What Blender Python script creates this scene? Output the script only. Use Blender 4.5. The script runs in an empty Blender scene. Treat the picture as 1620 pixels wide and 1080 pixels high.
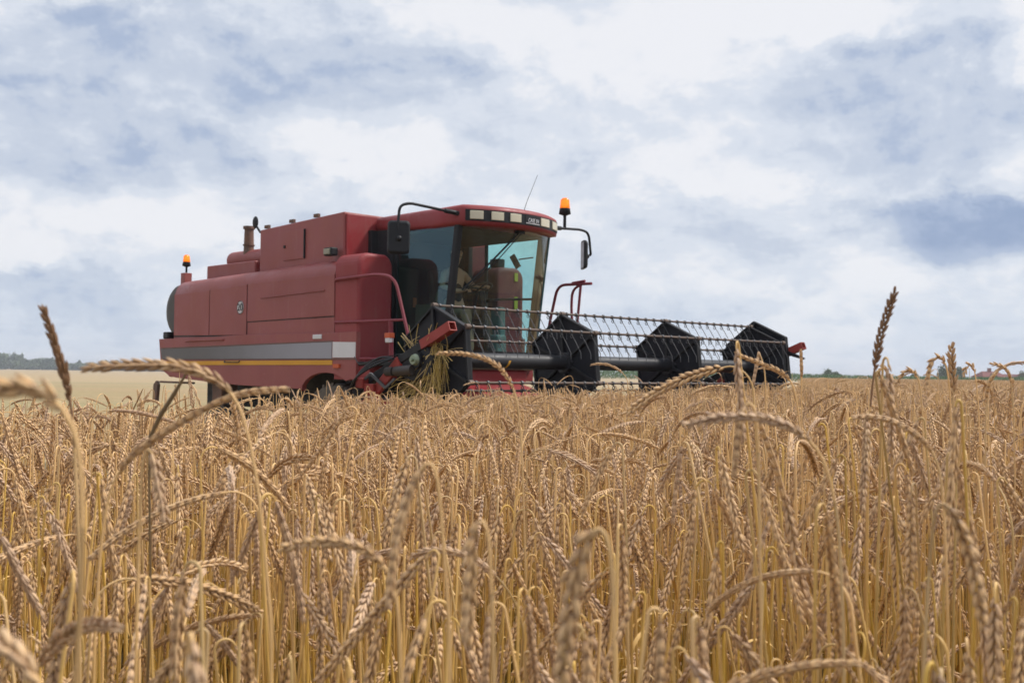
import bpy, math, random
import numpy as np
from mathutils import Vector, Matrix
R = math.radians
random.seed(7)
scene = bpy.context.scene
COL = scene.collection

# ------------------------------------------------------------------ camera
CAMZ = 1.65
FPX = 1750.0
PITCH = math.atan(51 / 1750); ROLL = R(0.716)
f_ = Vector((0, math.cos(PITCH), math.sin(PITCH))); r_ = Vector((1, 0, 0)); u_ = r_.cross(f_)
r2 = r_ * math.cos(ROLL) + u_ * math.sin(ROLL); u2 = u_ * math.cos(ROLL) - r_ * math.sin(ROLL)
cam_d = bpy.data.cameras.new('camera'); cam = bpy.data.objects.new('camera', cam_d); COL.objects.link(cam)
m = Matrix((r2, u2, -f_)).transposed().to_4x4(); m.translation = Vector((0, 0, CAMZ)); cam.matrix_world = m
cam_d.sensor_width = 36; cam_d.lens = 36 * FPX / 1620
cam_d.clip_start = 0.05; cam_d.clip_end = 20000
cam_d.dof.use_dof = True; cam_d.dof.focus_distance = 3.6; cam_d.dof.aperture_fstop = 10.0
scene.camera = cam
CP = Vector((0, 0, CAMZ))
def px2w(px, py, Z):
    """point on the sight line of photo pixel (px,py) at world distance y=Z"""
    d = f_ + r2 * ((px - 810) / FPX) - u2 * ((py - 540) / FPX)
    return CP + d * (Z / d.y)
def w2px(p):
    d = Vector(p) - CP; z = d.dot(f_)
    return 810 + FPX * d.dot(r2) / z, 540 - FPX * d.dot(u2) / z

# ------------------------------------------------------------------ render / view
scene.render.engine = 'CYCLES'
scene.view_settings.view_transform = 'Standard'
scene.view_settings.look = 'None'
scene.view_settings.exposure = 0.0
scene.view_settings.gamma = 1
cy = scene.cycles
cy.use_denoising = True
cy.max_bounces = 8; cy.diffuse_bounces = 3; cy.glossy_bounces = 3; cy.transparent_max_bounces = 16
cy.transmission_bounces = 4; cy.volume_bounces = 0
cy.caustics_reflective = False; cy.caustics_refractive = False
scene.render.film_transparent = False

# ------------------------------------------------------------------ node helper
class NT:
    def __init__(s, nt): s.nt = nt; s.n = nt.nodes; s.l = nt.links
    def node(s, t, **kw):
        n = s.n.new(t)
        for k, v in kw.items(): setattr(n, k, v)
        return n
    def put(s, sock, v):
        if isinstance(v, bpy.types.NodeSocket): s.l.new(v, sock)
        elif v is not None:
            if sock.type == 'RGBA' and hasattr(v, '__len__') and len(v) == 3: v = (*v, 1)
            sock.default_value = v
    def math(s, op, a, b=None, c=None, clamp=False):
        n = s.node('ShaderNodeMath', operation=op); n.use_clamp = clamp
        s.put(n.inputs[0], a); s.put(n.inputs[1], b); s.put(n.inputs[2], c); return n.outputs[0]
    def vmath(s, op, a, b=None, out=0):
        n = s.node('ShaderNodeVectorMath', operation=op); s.put(n.inputs[0], a); s.put(n.inputs[1], b); return n.outputs[out]
    def mix(s, f, a, b, blend='MIX'):
        n = s.node('ShaderNodeMix', data_type='RGBA', blend_type=blend)
        s.put(n.inputs[0], f); s.put(n.inputs[6], a); s.put(n.inputs[7], b); return n.outputs[2]
    def noise(s, vec, scale, detail=4, rough=0.55, dist=0.0, w=None):
        n = s.node('ShaderNodeTexNoise'); s.put(n.inputs['Vector'], vec)
        n.inputs['Scale'].default_value = scale; n.inputs['Detail'].default_value = detail
        n.inputs['Roughness'].default_value = rough; n.inputs['Distortion'].default_value = dist
        return n.outputs[0]
    def ss(s, x, a, b, lo=0.0, hi=1.0):
        n = s.node('ShaderNodeMapRange'); n.interpolation_type = 'SMOOTHSTEP'; n.clamp = True
        s.put(n.inputs[0], x); n.inputs[1].default_value = a; n.inputs[2].default_value = b
        n.inputs[3].default_value = lo; n.inputs[4].default_value = hi; return n.outputs[0]
    def comb(s, x, y, z):
        n = s.node('ShaderNodeCombineXYZ'); s.put(n.inputs[0], x); s.put(n.inputs[1], y); s.put(n.inputs[2], z); return n.outputs[0]
    def sep(s, v):
        n = s.node('ShaderNodeSeparateXYZ'); s.put(n.inputs[0], v); return n.outputs

# ------------------------------------------------------------------ world: overcast sky with broken cloud
SUN_EL, SUN_AZ = 50, 78            # azimuth measured clockwise from +Y (north)
world = bpy.data.worlds.new('World'); scene.world = world; world.use_nodes = True
w = NT(world.node_tree); w.n.clear()
def build_sky():
    out = w.node('ShaderNodeOutputWorld'); bg = w.node('ShaderNodeBackground'); bg.inputs[1].default_value = 0.1
    sky = w.node('ShaderNodeTexSky'); sky.sky_type = 'NISHITA'; sky.sun_disc = False
    sky.sun_elevation = R(SUN_EL); sky.sun_rotation = R(SUN_AZ)
    tc = w.node('ShaderNodeTexCoord'); D = w.vmath('NORMALIZE', tc.outputs['Generated'])
    x, y, z = w.sep(D)
    az = w.math('MULTIPLY', w.math('ARCTAN2', x, y), 57.2958)
    el = w.math('MULTIPLY', w.math('ARCSINE', z), 57.2958)
    # cloud deck seen in perspective: flattened rolls towards the horizon
    h = w.math('ADD', w.math('MAXIMUM', z, 0.0), 0.13)
    P = w.comb(w.math('DIVIDE', x, h), w.math('DIVIDE', y, h), 0.0)
    Q = w.vmath('MULTIPLY', D, (1.0, 1.0, 1.55))
    n1 = w.noise(P, 1.05, 7, 0.56, 0.45)
    n2 = w.noise(Q, 5.2, 9, 0.6, 0.25)
    n3 = w.noise(Q, 15.0, 8, 0.6, 0.15)
    base = w.math('ADD', w.math('MULTIPLY', n1, 0.40), w.math('ADD', w.math('MULTIPLY', n2, 0.43), w.math('MULTIPLY', n3, 0.17)))
    # banks of cloud at their bearings (azimuth, elevation, half-width, half-height, depth)
    banks = [(-11, 15.8, 12, 3.0, 0.15), (-20, 10.6, 9, 2.6, 0.14), (-22, 14.5, 9, 3.2, 0.08), (20.0, 13.2, 6.5, 3.6, 0.17),
             (11, 7.4, 9, 2.0, 0.11), (23.5, 7.4, 6.0, 1.8, 0.27), (-23.5, 3.4, 6, 1.5, 0.16), (5, 16.5, 7, 2.4, -0.12),
             (-2, 13, 6, 3, 0.02), (14, 17.6, 8, 1.3, -0.12), (27, 16, 3.5, 4, -0.2), (-24, 18.5, 5, 1.6, -0.12), (-8, 11.3, 6, 1.2, -0.10),
             (-19, 7.6, 7, 1.3, -0.09), (12, 11.2, 7, 2.0, -0.04), (18, 4.6, 10, 1.4, -0.02), (-25, 5.6, 3.5, 0.9, -0.1), (-3.5, 17.8, 5, 1.6, -0.08)]
    wx = w.math('MULTIPLY', w.math('SUBTRACT', n2, 0.5), 9.0); wy = w.math('MULTIPLY', w.math('SUBTRACT', n3, 0.5), 4.0)
    azw = w.math('ADD', az, wx); elw = w.math('ADD', el, wy)
    n2b = w.noise(w.vmath('ADD', Q, (0.012, 0.0, 0.05)), 5.2, 9, 0.6, 0.25); n3b = w.noise(w.vmath('ADD', Q, (0.006, 0.0, 0.018)), 15.0, 8, 0.6, 0.15)
    relief = w.math('ADD', w.math('MULTIPLY', w.math('SUBTRACT', n2b, n2), 0.75), w.math('MULTIPLY', w.math('SUBTRACT', n3b, n3), 0.45))
    s = relief
    for (a, e, ra, re, d) in banks:
        dx = w.math('DIVIDE', w.math('SUBTRACT', azw, a), ra); dy = w.math('DIVIDE', w.math('SUBTRACT', elw, e), re)
        r2_ = w.math('ADD', w.math('MULTIPLY', dx, dx), w.math('MULTIPLY', dy, dy))
        g = w.math('MULTIPLY', w.ss(r2_, 0.0, 1.6, 1.0, 0.0), d)
        s = g if s is None else w.math('ADD', s, g)
    den = w.math('ADD', base, s)
    k = w.ss(den, 0.36, 0.92)
    cr = w.node('ShaderNodeValToRGB'); w.put(cr.inputs[0], k)
    cr.color_ramp.interpolation = 'EASE'
    e = cr.color_ramp.elements
    e[0].position = 0.0; e[0].color = (8.9, 9.0, 9.4, 1)
    e[1].position = 1.0; e[1].color = (3.05, 3.95, 5.85, 1)
    for p, c in ((0.22, (7.25, 7.75, 8.65)), (0.48, (5.85, 6.5, 7.7)), (0.75, (4.25, 5.1, 6.8))):
        q = e.new(p); q.color = (*c, 1)
    cloud = cr.outputs[0]
    # low down the deck thins to a pale blue-white
    lowf = w.ss(el, 0.0, 7.0, 0.35, 0.0)
    cloud = w.mix(lowf, cloud, (5.9, 7.0, 8.6))
    c2 = w.mix(0.05, cloud, sky.outputs[0])
    # an overcast deck is brighter overhead than near the horizon
    up = w.ss(el, 22.0, 80.0, 1.0, 1.6)
    vm = w.node('ShaderNodeVectorMath', operation='SCALE'); w.put(vm.inputs[0], c2); w.put(vm.inputs['Scale'], up)
    w.l.new(vm.outputs[0], bg.inputs[0]); w.l.new(bg.outputs[0], out.inputs[0])
build_sky()
sun_d = bpy.data.lights.new('sun', 'SUN'); sun = bpy.data.objects.new('sun', sun_d); COL.objects.link(sun)
sun_d.energy = 3.6; sun_d.angle = R(9); sun_d.color = (1.0, 0.95, 0.88)
sd = Vector((math.sin(R(SUN_AZ)) * math.cos(R(SUN_EL)), math.cos(R(SUN_AZ)) * math.cos(R(SUN_EL)), math.sin(R(SUN_EL))))
sun.rotation_euler = sd.to_track_quat('Z', 'Y').to_euler()

# ------------------------------------------------------------------ materials
def new_mat(name):
    mt = bpy.data.materials.new(name); mt.use_nodes = True
    t = NT(mt.node_tree); b = t.n['Principled BSDF']; return mt, t, b
def paint(name, col, dust=(0.30, 0.20, 0.15), dustamt=0.35, rough=0.45, metal=0.0, scale=2.2, spots=0.0, coat=0.0, bump=0.0, spec=0.4):
    mt, t, b = new_mat(name)
    tc = t.node('ShaderNodeTexCoord'); O = tc.outputs['Object']
    a = t.noise(O, scale, 6, 0.65); c = t.noise(O, scale * 9, 5, 0.7)
    f = t.ss(t.math('ADD', t.math('MULTIPLY', a, 0.7), t.math('MULTIPLY', c, 0.3)), 0.32, 0.7, 0.0, dustamt)
    colr = t.mix(f, col, dust)
    v = t.noise(O, scale * 0.6, 2, 0.5); Ov = t.vmath('MULTIPLY', O, (1.0, 1.0, 0.12)); st_ = t.noise(Ov, 11.0, 4, 0.65)
    colr = t.mix(t.ss(st_, 0.55, 0.75, 0, dustamt * .7), colr, dust)
    colr = t.mix(t.ss(v, 0.35, 0.65, 0, 0.25), colr, tuple(x * 0.72 for x in col))
    if spots:
        vv = t.noise(O, 42, 3, 0.6); colr = t.mix(t.ss(vv, 0.70, 0.76, 0, spots), colr, (0.5, 0.38, 0.3))
    t.put(b.inputs['Base Color'], colr); t.put(b.inputs['Roughness'], t.ss(f, 0, dustamt + 1e-3, rough, min(1, rough + 0.3)))
    b.inputs['Specular IOR Level'].default_value = spec; b.inputs['Metallic'].default_value = metal; b.inputs['Coat Weight'].default_value = coat
    if bump:
        bn = t.node('ShaderNodeBump'); bn.inputs['Strength'].default_value = bump; bn.inputs['Distance'].default_value = 0.01
        t.put(bn.inputs['Height'], t.noise(O, 1.3, 2, 0.5)); t.l.new(bn.outputs[0], b.inputs['Normal'])
    return mt
M = {}
M['faded'] = paint('faded_red_paint', (0.25, 0.045, 0.046), (0.31, 0.135, 0.11), 0.55, 0.36, spots=0.7, bump=0.8)
M['red'] = paint('red_paint', (0.25, 0.018, 0.024), (0.26, 0.10, 0.085), 0.36, 0.38, spots=0.3, bump=0.3)
M['rail'] = paint('maroon_rail_paint', (0.20, 0.02, 0.035), (0.25, 0.10, 0.10), 0.3, 0.4)
M['tubered'] = paint('bright_red_paint', (0.30, 0.030, 0.025), (0.25, 0.10, 0.07), 0.35, 0.45)
M['black'] = paint('black_paint', (0.012, 0.013, 0.016), (0.06, 0.055, 0.05), 0.14, 0.45, spec=.3)
M['plate'] = paint('reel_plate_paint', (0.009, 0.010, 0.015), (0.04, 0.037, 0.04), 0.15, 0.5, spec=.25)
M['tube'] = paint('reel_tube_paint', (0.018, 0.019, 0.024), (0.08, 0.075, 0.075), 0.2, 0.32)
M['rust'] = paint('worn_steel', (0.13, 0.095, 0.08), (0.24, 0.19, 0.15), 0.6, 0.6, 0.3, 6)
M['tine'] = paint('spring_steel', (0.085, 0.09, 0.10), (0.2, 0.17, 0.14), 0.3, 0.4, 0.5, 8)
M['silver'] = paint('silver_stripe', (0.30, 0.30, 0.33), (0.3, 0.27, 0.25), 0.3, 0.35, 0.15)
M['stripe_dark'] = paint('dark_silver_stripe', (0.115, 0.108, 0.11), (0.2, 0.18, 0.17), 0.5, 0.5, 0.1)  # dark copy of the silver stripe, imitating the reflected field
M['yellow'] = paint('yellow_stripe', (0.62, 0.30, 0.012), (0.4, 0.26, 0.12), 0.25, 0.5)
def stripe_mat():  # field and sky reflections painted as a tone that darkens rearward
    mt, t, b = new_mat('silver_stripe_reflection'); tc = t.node('ShaderNodeTexCoord'); x, y, z = t.sep(tc.outputs['Object'])
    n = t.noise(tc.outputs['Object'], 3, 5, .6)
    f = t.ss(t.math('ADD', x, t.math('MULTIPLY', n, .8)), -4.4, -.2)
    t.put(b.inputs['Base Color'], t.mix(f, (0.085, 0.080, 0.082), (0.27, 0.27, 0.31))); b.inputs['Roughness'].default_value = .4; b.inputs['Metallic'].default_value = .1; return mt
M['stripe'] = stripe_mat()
M['white'] = paint('white_sticker', (0.62, 0.62, 0.64), (0.4, 0.36, 0.33), 0.2, 0.5)
M['lens'] = paint('lamp_glass_cream', (0.60, 0.55, 0.40), (0.45, 0.40, 0.30), 0.2, 0.2, coat=0.6)
M['lensdark'] = paint('lamp_glass_dull', (0.28, 0.27, 0.20), (0.3, 0.26, 0.2), 0.3, 0.25)
M['screen'] = paint('air_screen_grey', (0.075, 0.08, 0.085), (0.17, 0.14, 0.12), 0.5, 0.7)
M['exhaust'] = paint('rusty_exhaust', (0.10, 0.075, 0.065), (0.28, 0.15, 0.10), 0.8, 0.7, 0.2, 6)
M['interior'] = paint('cab_trim_brown', (0.10, 0.075, 0.045), (0.08, 0.06, 0.04), 0.3, 0.8)
M['post'] = paint('cab_post_brown', (0.17, 0.12, 0.06), (0.16, 0.12, 0.07), 0.3, 0.7)
M['seat'] = paint('seat_fabric', (0.06, 0.038, 0.03), (0.07, 0.05, 0.04), 0.3, 0.9)
M['teal'] = paint('console_plastic', (0.06, 0.14, 0.15), (0.1, 0.12, 0.12), 0.3, 0.6)
M['skin'] = paint('skin', (0.62, 0.36, 0.23), (0.55, 0.28, 0.18), 0.3, 0.55)
M['hair'] = paint('hair_brown', (0.07, 0.045, 0.03), (0.1, 0.07, 0.05), 0.2, 0.7)
M['cloth'] = paint('dark_vest', (0.028, 0.028, 0.03), (0.04, 0.04, 0.04), 0.2, 0.9)
M['trouser'] = paint('khaki_cloth', (0.20, 0.16, 0.11), (0.2, 0.16, 0.1), 0.2, 0.9)
M['tyre'] = paint('tyre_rubber', (0.055, 0.052, 0.05), (0.22, 0.18, 0.14), 0.8, 0.85)
M['darksteel'] = paint('dark_oily_steel', (0.05, 0.042, 0.038), (0.1, 0.08, 0.07), 0.4, 0.5, .3)
M['brass'] = paint('greenish_steel_bolt', (0.28, 0.34, 0.24), (0.2, 0.2, 0.15), 0.3, 0.35, 0.4)
M['stickery'] = paint('yellow_sticker', (0.62, 0.46, 0.04), (0.4, 0.4, 0.15), 0.1, 0.5)
M['orangelens'] = paint('orange_reflector', (0.50, 0.08, 0.015), (0.5, 0.2, 0.1), 0.15, 0.3)
def amber():
    mt, t, b = new_mat('amber_beacon_glass')
    b.inputs['Base Color'].default_value = (0.95, 0.24, 0.008, 1); b.inputs['Roughness'].default_value = 0.15
    b.inputs['Transmission Weight'].default_value = 0.35
    b.inputs['Emission Color'].default_value = (1.0, 0.26, 0.01, 1); b.inputs['Emission Strength'].default_value = 0.35
    return mt
M['amber'] = amber()
def glow():
    mt, t, b = new_mat('beacon_lamp_lit')
    b.inputs['Base Color'].default_value = (0.9, 0.5, 0.1, 1)
    b.inputs['Emission Color'].default_value = (1.0, 0.50, 0.06, 1); b.inputs['Emission Strength'].default_value = 1.6
    return mt
M['lit'] = glow()
def glass(name, tint, ior=1.38, gc=(1, 1, 1)):
    mt, t, b = new_mat(name); t.n.remove(b)
    tr = t.node('ShaderNodeBsdfTransparent'); tr.inputs[0].default_value = (*tint, 1)
    gl = t.node('ShaderNodeBsdfGlossy'); gl.inputs['Roughness'].default_value = 0.03; gl.inputs[0].default_value = (*gc, 1)
    df = t.node('ShaderNodeBsdfDiffuse'); df.inputs[0].default_value = (0.30, 0.27, 0.22, 1)
    fr = t.node('ShaderNodeFresnel'); fr.inputs[0].default_value = ior
    ge = t.node('ShaderNodeNewGeometry'); ff = t.math('MULTIPLY', fr.outputs[0], t.math('SUBTRACT', 1.0, ge.outputs['Backfacing']))
    mx = t.node('ShaderNodeMixShader'); t.put(mx.inputs[0], ff); t.l.new(tr.outputs[0], mx.inputs[1]); t.l.new(gl.outputs[0], mx.inputs[2])
    tc = t.node('ShaderNodeTexCoord'); ds = t.ss(t.noise(tc.outputs['Object'], 3, 5, 0.65), 0.35, 0.8, 0.005, 0.06)
    m2 = t.node('ShaderNodeMixShader'); t.put(m2.inputs[0], ds); t.l.new(mx.outputs[0], m2.inputs[1]); t.l.new(df.outputs[0], m2.inputs[2])
    t.l.new(m2.outputs[0], t.n['Material Output'].inputs[0]); return mt
M['glass'] = glass('windscreen_glass', (0.90, 0.96, 0.94))
M['sideglass'] = glass('side_window_glass', (0.66, 0.88, 0.90), 1.7, (0.55, 0.85, 1.0))

def crop_mat():
    mt, t, b = new_mat('ripe_spelt')
    at = t.node('ShaderNodeAttribute'); at.attribute_name = 'wc'
    rr, ty, tt = t.sep(at.outputs['Vector'])
    oi = t.node('ShaderNodeObjectInfo')
    rnd = t.math('FRACT', t.math('ADD', rr, t.math('MULTIPLY', oi.outputs['Random'], 3.7)))
    tc = t.node('ShaderNodeTexCoord')
    # ear: husks tan, bases darkened to paint crease shade, tips greyish mauve
    cr = t.node('ShaderNodeValToRGB'); t.put(cr.inputs[0], tt); e = cr.color_ramp.elements
    e[0].position = 0; e[0].color = (0.16, 0.075, 0.032, 1); e[1].position = 1; e[1].color = (0.40, 0.26, 0.16, 1)
    q = e.new(0.4); q.color = (0.76, 0.47, 0.205, 1); q = e.new(0.72); q.color = (0.60, 0.385, 0.19, 1)
    ear = t.mix(t.ss(rnd, 0.5, 1.0, 0, 0.6), cr.outputs[0], (0.46, 0.33, 0.26))
    ear = t.mix(t.ss(rnd, 0.16, 0.0, 0, 0.65), ear, (0.30, 0.165, 0.075))
    g = t.noise(tc.outputs['Object'], 420, 3, 0.6)
    ear = t.mix(t.ss(g, 0.35, 0.75, 0.0, 0.35), ear, (0.70, 0.50, 0.33))
    isl = t.node('ShaderNodeNewGeometry').outputs['Random Per Island']
    ear = t.mix(t.ss(isl, 0.55, 1.0, 0, 0.5), ear, (0.30, 0.165, 0.085)); ear = t.mix(t.ss(isl, 0.35, 0.0, 0, 0.5), ear, (0.74, 0.50, 0.27))
    # stem: golden above, olive-yellow lower, foot darkened as painted gap shade (tt = height)
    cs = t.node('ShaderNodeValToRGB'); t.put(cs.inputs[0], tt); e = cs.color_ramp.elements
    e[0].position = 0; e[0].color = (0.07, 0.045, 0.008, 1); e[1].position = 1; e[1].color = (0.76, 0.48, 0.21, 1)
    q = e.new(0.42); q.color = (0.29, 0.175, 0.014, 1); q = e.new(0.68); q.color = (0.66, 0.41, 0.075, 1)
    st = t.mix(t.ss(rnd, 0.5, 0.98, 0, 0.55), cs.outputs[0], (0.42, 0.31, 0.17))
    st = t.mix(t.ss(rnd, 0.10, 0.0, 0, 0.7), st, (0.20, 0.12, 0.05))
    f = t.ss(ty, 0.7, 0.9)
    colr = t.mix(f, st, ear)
    dk = t.math('GREATER_THAN', rr, 1.5)        # upright ears: backlit darkness painted into the colour
    colr = t.mix(dk, colr, (0.21, 0.11, 0.05))
    t.put(b.inputs['Base Color'], colr); b.inputs['Roughness'].default_value = 0.5
    b.inputs['Specular IOR Level'].default_value = 0.35
    b.inputs['Sheen Weight'].default_value = 0.05
    return mt
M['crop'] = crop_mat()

# ------------------------------------------------------------------ mesh helper
def tag(o, label=None, cat=None, group=None, kind=None):
    if label: o['label'] = label
    if cat: o['category'] = cat
    if group: o['group'] = group
    if kind: o['kind'] = kind
    return o
class MB:
    def __init__(s): s.v = []; s.f = []; s.sm = []
    def add(s, vs, fs, smooth=False):
        n = len(s.v); s.v += [tuple(p) for p in vs]; s.f += [tuple(i + n for i in f) for f in fs]; s.sm += [smooth] * len(fs); return s
    def box(s, x0, x1, y0, y1, z0, z1):
        vs = [(x, y, z) for z in (z0, z1) for y in (y0, y1) for x in (x0, x1)]
        return s.add(vs, [(0, 2, 3, 1), (4, 5, 7, 6), (0, 1, 5, 4), (2, 6, 7, 3), (0, 4, 6, 2), (1, 3, 7, 5)])
    def prism(s, pts, axis, a, b):
        """polygon pts extruded along axis ('x','y','z') from a to b"""
        def mk(p, q):
            return {'x': (q, p[0], p[1]), 'y': (p[0], q, p[1]), 'z': (p[0], p[1], q)}[axis]
        n = len(pts); vs = [mk(p, a) for p in pts] + [mk(p, b) for p in pts]
        fs = [tuple(range(n)), tuple(range(2 * n - 1, n - 1, -1))] + [(i, i + n, (i + 1) % n + n, (i + 1) % n) for i in range(n)]
        return s.add(vs, fs)
    def loft(s, rings, cap=True, smooth=False, close=True):
        n = len(rings[0]); vs = [p for r in rings for p in r]; fs = []
        for k in range(len(rings) - 1):
            for i in range(n if close else n - 1):
                j = (i + 1) % n; fs.append((k * n + i, k * n + j, (k + 1) * n + j, (k + 1) * n + i))
        s.add(vs, fs, smooth)
        if cap: s.add(rings[0], [tuple(range(n - 1, -1, -1))]); s.add(rings[-1], [tuple(range(n))])
        return s
    def tube(s, pts, r, n=8, cap=True):
        pts = [Vector(p) for p in pts]; rings = []
        rr = r if hasattr(r, '__len__') else [r] * len(pts)
        up = None
        for i, p in enumerate(pts):
            t = (pts[min(i + 1, len(pts) - 1)] - pts[max(i - 1, 0)]).normalized()
            if up is None: up = t.orthogonal().normalized()
            up = (up - t * up.dot(t)).normalized(); b = t.cross(up)
            rings.append([p + (up * math.cos(a) + b * math.sin(a)) * rr[i] for a in [2 * math.pi * k / n for k in range(n)]])
        return s.loft(rings, cap, True)
    def cyl(s, p0, p1, r, n=20): return s.tube([p0, p1], r, n)
    def bar(s, p0, p1, wd, ht, up=(0, 0, 1)):
        p0 = Vector(p0); p1 = Vector(p1); t = (p1 - p0).normalized(); b = t.cross(Vector(up)).normalized(); u = b.cross(t)
        rg = [[p + b * a * wd / 2 + u * c * ht / 2 for a, c in ((-1, -1), (1, -1), (1, 1), (-1, 1))] for p in (p0, p1)]
        return s.loft(rg)
    def ball(s, c, rx, ry, rz, n=16, k=10):
        rings = []
        for i in range(k + 1):
            a = -math.pi / 2 + math.pi * i / k; q = max(math.cos(a), 1e-3)
            rings.append([(c[0] + rx * q * math.cos(2 * math.pi * j / n), c[1] + ry * q * math.sin(2 * math.pi * j / n), c[2] + rz * math.sin(a)) for j in range(n)])
        return s.loft(rings, True, True)
    def build(s, name, mat, parent=None, bevel=0, seg=2, loc=None):
        me = bpy.data.meshes.new(name); me.from_pydata(s.v, [], s.f)
        me.polygons.foreach_set('use_smooth', s.sm)
        me.materials.append(mat if not isinstance(mat, str) else M[mat])
        import bmesh
        bm = bmesh.new(); bm.from_mesh(me); bmesh.ops.recalc_face_normals(bm, faces=bm.faces); bm.to_mesh(me); bm.free()
        o = bpy.data.objects.new(name, me); COL.objects.link(o)
        if parent: o.parent = parent
        if loc: o.location = loc
        if bevel:
            bv = o.modifiers.new('bevel', 'BEVEL'); bv.width = bevel; bv.segments = seg; bv.limit_method = 'ANGLE'; bv.angle_limit = R(35)
        return o
def arc_pts(pts, r, n=6):
    """round the corners of an open polyline"""
    pts = [Vector(p) for p in pts]; out = [pts[0]]
    for i in range(1, len(pts) - 1):
        a, b, c = pts[i - 1], pts[i], pts[i + 1]
        d1 = (a - b).normalized(); d2 = (c - b).normalized()
        k = min(r, (a - b).length * .49, (c - b).length * .49)
        p, q = b + d1 * k, b + d2 * k
        for j in range(n + 1):
            t = j / n; out.append(p * (1 - t) ** 2 + b * 2 * t * (1 - t) + q * t * t)
    out.append(pts[-1]); return out

# ------------------------------------------------------------------ the setting: ground, stubble, far things
def ground():
    mt, t, b = new_mat('stubble_field')
    g = t.node('ShaderNodeNewGeometry'); P = g.outputs['Position']
    Ps = t.vmath('MULTIPLY', P, (0.05, 0.35, 1.0))
    a = t.noise(P, 0.05, 4, 0.6); c = t.noise(P, 1.6, 6, 0.7); d = t.noise(Ps, 0.10, 3, 0.5); f = t.noise(P, 14, 4, 0.7)
    col = t.mix(t.ss(a, 0.35, 0.65), (0.31, 0.205, 0.10), (0.27, 0.20, 0.085))
    col = t.mix(t.ss(d, 0.45, 0.62, 0, 0.55), col, (0.225, 0.205, 0.085))
    col = t.mix(t.ss(c, 0.4, 0.7, 0, 0.4), col, (0.52, 0.40, 0.22))
    px, py, pz = t.sep(P)
    rw = t.noise(t.vmath('MULTIPLY', P, (0.03, 0.9, 1.0)), 1.0, 5, 0.65); col = t.mix(t.ss(rw, 0.45, 0.62, 0, 0.5), col, (0.23, 0.17, 0.075)); col = t.mix(t.ss(rw, 0.44, 0.3, 0, 0.4), col, (0.50, 0.38, 0.21))
    far = t.ss(py, 95, 150)
    col = t.mix(t.math('MULTIPLY', far, 0.7), col, (0.37, 0.27, 0.15))
    ln = t.ss(t.math('ABSOLUTE', t.math('SUBTRACT', py, t.math('ADD', 128, t.math('MULTIPLY', px, 0.05)))), 0, 7, 0.55, 0)
    col = t.mix(ln, col, (0.20, 0.19, 0.09))
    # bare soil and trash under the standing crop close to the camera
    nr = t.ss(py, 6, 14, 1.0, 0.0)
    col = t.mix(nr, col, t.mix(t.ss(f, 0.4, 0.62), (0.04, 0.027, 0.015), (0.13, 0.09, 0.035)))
    t.put(b.inputs['Base Color'], col); b.inputs['Roughness'].default_value = 0.95
    bn = t.node('ShaderNodeBump'); bn.inputs['Strength'].default_value = 0.6; bn.inputs['Distance'].default_value = 0.08
    t.put(bn.inputs['Height'], c); t.l.new(bn.outputs[0], b.inputs['Normal'])
    mb = MB(); xs = [-6000, -1500, -400, -100, -30, 0, 30, 100, 400, 1500, 6000]; ys = [-400, -40, 0, 20, 60, 150, 400, 1000, 3000, 9000]
    vs = [(x, y, 0) for y in ys for x in xs]; n = len(xs)
    fs = [(j * n + i, j * n + i + 1, (j + 1) * n + i + 1, (j + 1) * n + i) for j in range(len(ys) - 1) for i in range(n - 1)]
    mb.add(vs, fs); o = mb.build('ground', mt); tag(o, kind='structure')
ground()

def leaf_mat(name, cols, scale=0.8):
    mt, t, b = new_mat(name); g = t.node('ShaderNodeNewGeometry')
    n = t.noise(g.outputs['Position'], scale, 3, 0.6)
    c = t.mix(t.ss(n, 0.35, 0.65), cols[0], cols[1])
    r = g.outputs['Random Per Island']; c = t.mix(t.math('MULTIPLY', r, 0.6), c, cols[2])
    t.put(b.inputs['Base Color'], c); b.inputs['Roughness'].default_value = 0.7; return mt
M['wood_far'] = leaf_mat('distant_tree_leaves', ((0.06, 0.095, 0.03), (0.10, 0.135, 0.045), (0.045, 0.075, 0.03)), 0.05)
M['leaf'] = leaf_mat('tree_leaves', ((0.035, 0.06, 0.02), (0.07, 0.105, 0.03), (0.05, 0.085, 0.03)), 0.4)
M['maize'] = leaf_mat('maize_leaves', ((0.055, 0.13, 0.02), (0.085, 0.17, 0.03), (0.04, 0.10, 0.02)), 0.15)
M['bark'] = paint('bark', (0.09, 0.065, 0.045), (0.13, 0.1, 0.08), 0.4, 0.9)
def blade_cloud(rng, centres, radii, per, size):
    """many small leaf cards spread through ellipsoids -> (verts, faces)"""
    V = []
    for c, r in zip(centres, radii):
        d = rng.normal(size=(per, 3)); d /= np.linalg.norm(d, axis=1)[:, None]
        p = np.array(c) + d * (rng.uniform(0.3, 1.0, (per, 1)) ** 0.5) * np.array(r)
        a = rng.normal(size=(per, 3)); a /= np.linalg.norm(a, axis=1)[:, None]
        b2 = np.cross(a, rng.normal(size=(per, 3))); b2 /= np.linalg.norm(b2, axis=1)[:, None]
        s = size * rng.uniform(0.6, 1.4, (per, 1))
        V.append(np.stack([p - a * s, p + b2 * s * .6, p + a * s, p - b2 * s * .6], 1).reshape(-1, 3))
    V = np.concatenate(V); F = np.arange(len(V)).reshape(-1, 4)
    return V, F
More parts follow.
